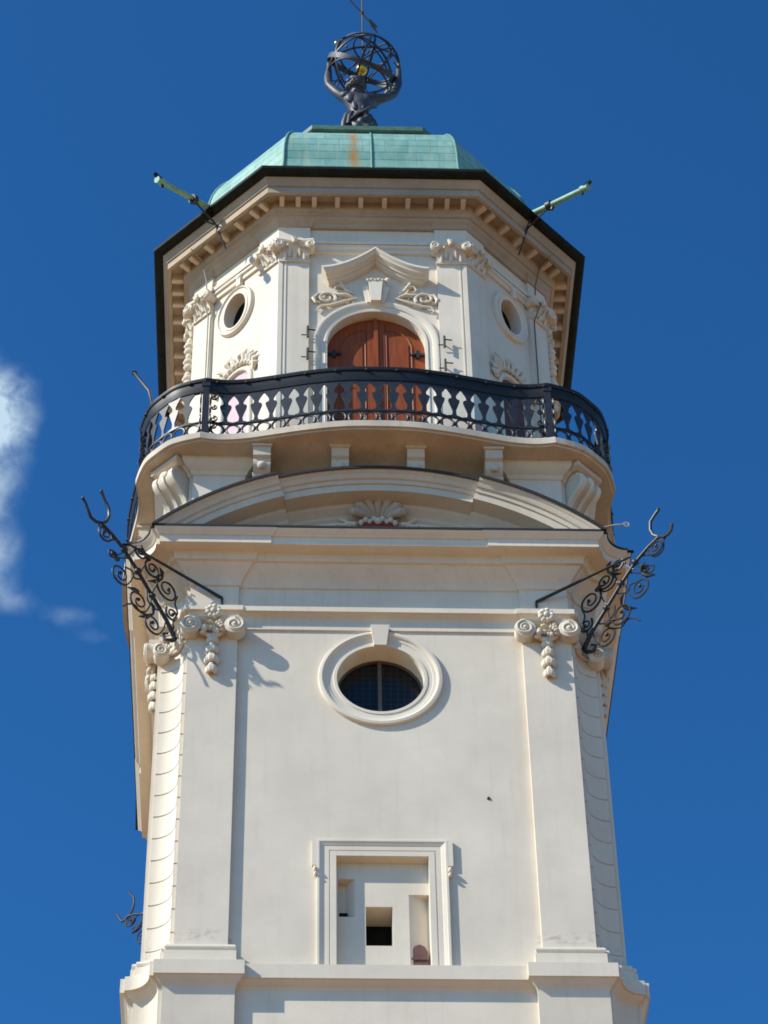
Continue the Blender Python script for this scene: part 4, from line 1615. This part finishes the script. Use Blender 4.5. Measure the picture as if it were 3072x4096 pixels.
# loincloth: a skirt of cloth with slanting folds and a bunched knot on the hip
b = MB(0, (-SO.x, -SO.y, -SO.z))
rings = []
for j in range(22):
    t = j / 21
    z = 53.50 - .66 * t
    ring = []
    for i in range(84):
        a = 2 * pi * i / 84
        rr = .245 + .15 * t ** .7 + .024 * sin(7 * a + 9 * t) + .018 * sin(11 * a - 13 * t + 1) + .016 * sin(4 * a + 14 * t)
        bulge = .07 * math.exp(-((a - 5.3) / .55) ** 2 - ((t - .45) / .3) ** 2)
        ring.append((-.10 + (rr + bulge) * cos(a) * 1.08, -.22 + (rr + bulge) * .88 * sin(a), z + .10 * cos(a - .3) * (1 - t)))
    rings.append(ring)
b.loft(rings)
b.build('loincloth', M['bronze'], ST, 80)
b = MB(0, (-SO.x, -SO.y, -SO.z))
rnd = random.Random(4)
for k in range(6):
    y = -.50 - .012 * k
    x0 = -.36 + .045 * k
    b.tube([(x0 + .085 * i, y - .03 * sin(pi * i / 5) + .05 * (i / 5) ** 2, 53.12 + .035 * k + .085 * i * (1 - .06 * k) - .02 * sin(i * 1.7 + k)) for i in range(6)], [.012, .03, .042, .042, .03, .012], 8)
b.build('cloth_fold', M['bronze'], ST, 80)
b = MB(0, (-SO.x, -SO.y, -SO.z))
b.tube([(-.30, -.42, 53.52), (-.40, -.44, 53.36), (-.45, -.42, 53.1), (-.50, -.40, 52.8)], [.05, .075, .085, .06], 9)
b.tube([(-.26, -.45, 53.50), (-.33, -.49, 53.3), (-.37, -.48, 53.0)], [.04, .06, .05], 8)
b.build('hanging_cloth', M['bronze'], ST, 80)

GC = Vector((0, 0, 55.72))
GL = empty('armillary_globe', GC)
tag(GL, 'open globe of dark metal rings held up above the rooftop figure', 'armillary globe')
GR = .87


def ring_obj(name, nrm, wdt, th, mat, R=GR, shift=0.0, flat=True):
    nrm = Vector(nrm).normalized()
    u = nrm.orthogonal().normalized()
    v = nrm.cross(u)
    rad = sqrt(max(.01, R * R - shift * shift))
    b = MB()
    n = 72
    rings = []
    for i in range(n + 1):
        a = 2 * pi * i / n
        e = cos(a) * u + sin(a) * v
        c = nrm * shift
        rings.append([tuple(c + e * (rad + o) + nrm * h) for o, h in ((-th / 2, -wdt / 2), (th / 2, -wdt / 2), (th / 2, wdt / 2), (-th / 2, wdt / 2))])
    b.loft(rings, True, (False, False))
    return b.build(name, mat, GL, 40)


pole = Vector((.30, -.12, .95)).normalized()
ring_obj('meridian_ring', (0.1, 1, 0.05), .05, .03, M['iron'])
ring_obj('meridian_ring', (1, .15, -.3), .05, .03, M['iron'])
ring_obj('meridian_ring', (.7, .75, -.2), .03, .025, M['iron'])
ring_obj('meridian_ring', (-.7, .75, .25), .03, .025, M['iron'])
ring_obj('zodiac_band', (.35, -.63, .70), .13, .02, M['bronze'])
ring_obj('equator_ring', (.62, .1, .78), .05, .03, M['iron'], GR - .03)
ring_obj('tropic_ring', pole, .035, .03, M['iron'], GR, .45)
ring_obj('tropic_ring', pole, .035, .03, M['iron'], GR, -.45)
ring_obj('polar_ring', pole, .03, .03, M['iron'], GR, .74)
ring_obj('horizon_ring', (-.35, .2, .9), .03, .03, M['iron'])
ring_obj('horizon_ring', (-.55, -.5, .68), .025, .025, M['iron'], GR - .02)
b = MB()
b.tube([tuple(-pole * GR), tuple(pole * GR)], .016, 6)
for (p0, p1) in (((-.72, .1, -.3), (.70, .1, -.42)), ((-.6, -.2, .3), (.68, -.2, -.3)), ((-.5, .3, .5), (.3, .3, -.7))):
    b.tube([p0, p1], .014, 6)
b.build('axis_rod', M['iron'], GL)
b = MB()
b.ball((-.03, -.05, -.05), .137, 28, 18)
b.build('golden_ball', M['gold'], GL, 80)
for p_, r in (((-.60, -.42, .42), .052), ((-.46, -.35, .62), .052), ((-.38, -.1, .78), .035), ((.16, -.2, .83), .03), ((-.1, -.4, .75), .03), ((.5, -.45, .5), .026), ((-.42, -.6, .15), .028)):
    b = MB()
    q = Vector(p_).normalized() * (GR + .01)
    b.ball(tuple(q), r, 14, 9)
    b.build('gilded_star', M['gold'] if r > .05 else M['vane'], GL, 80)
VN = empty('weather_vane', (0, 0, 56.55))
tag(VN, 'thin brass weather vane with a feathered arrow above the globe', 'weather vane')
b = MB()
b.tube([(0, 0, -.2), (0, 0, 2.6)], .017, 8)
b.build('vane_rod', M['vane'], VN)
b = MB()
b.ball((0, 0, 1.47), .055, 12, 8)
b.build('vane_hub', M['vane'], VN, 80)
AN = Vector((.46, .56, -.02))
b = MB()
c0 = Vector((0, 0, 1.47))
b.tube([tuple(c0 - AN * 1.6), tuple(c0 + AN * .35)], .018, 6)
b.tube([tuple(c0 - AN * 1.6), tuple(c0 - AN * 1.9)], [.07, .005], 6)
b.build('vane_arrow', M['vane'], VN)
b = MB()
dv = AN.normalized()
e = Vector((0, 0, 1))
f0, f1 = c0 + AN * .30, c0 + AN * .78
pf = [f0, f0 + dv * .12 + e * .13, f1 + dv * .05 + e * .14, f1 - dv * .05, f1 + dv * .05 - e * .14, f0 + dv * .12 - e * .13]
nn = dv.cross(e).normalized() * .008
b.loft([[tuple(q - nn) for q in pf], [tuple(q + nn) for q in pf]])
b.build('vane_feather', M['vane'], VN)
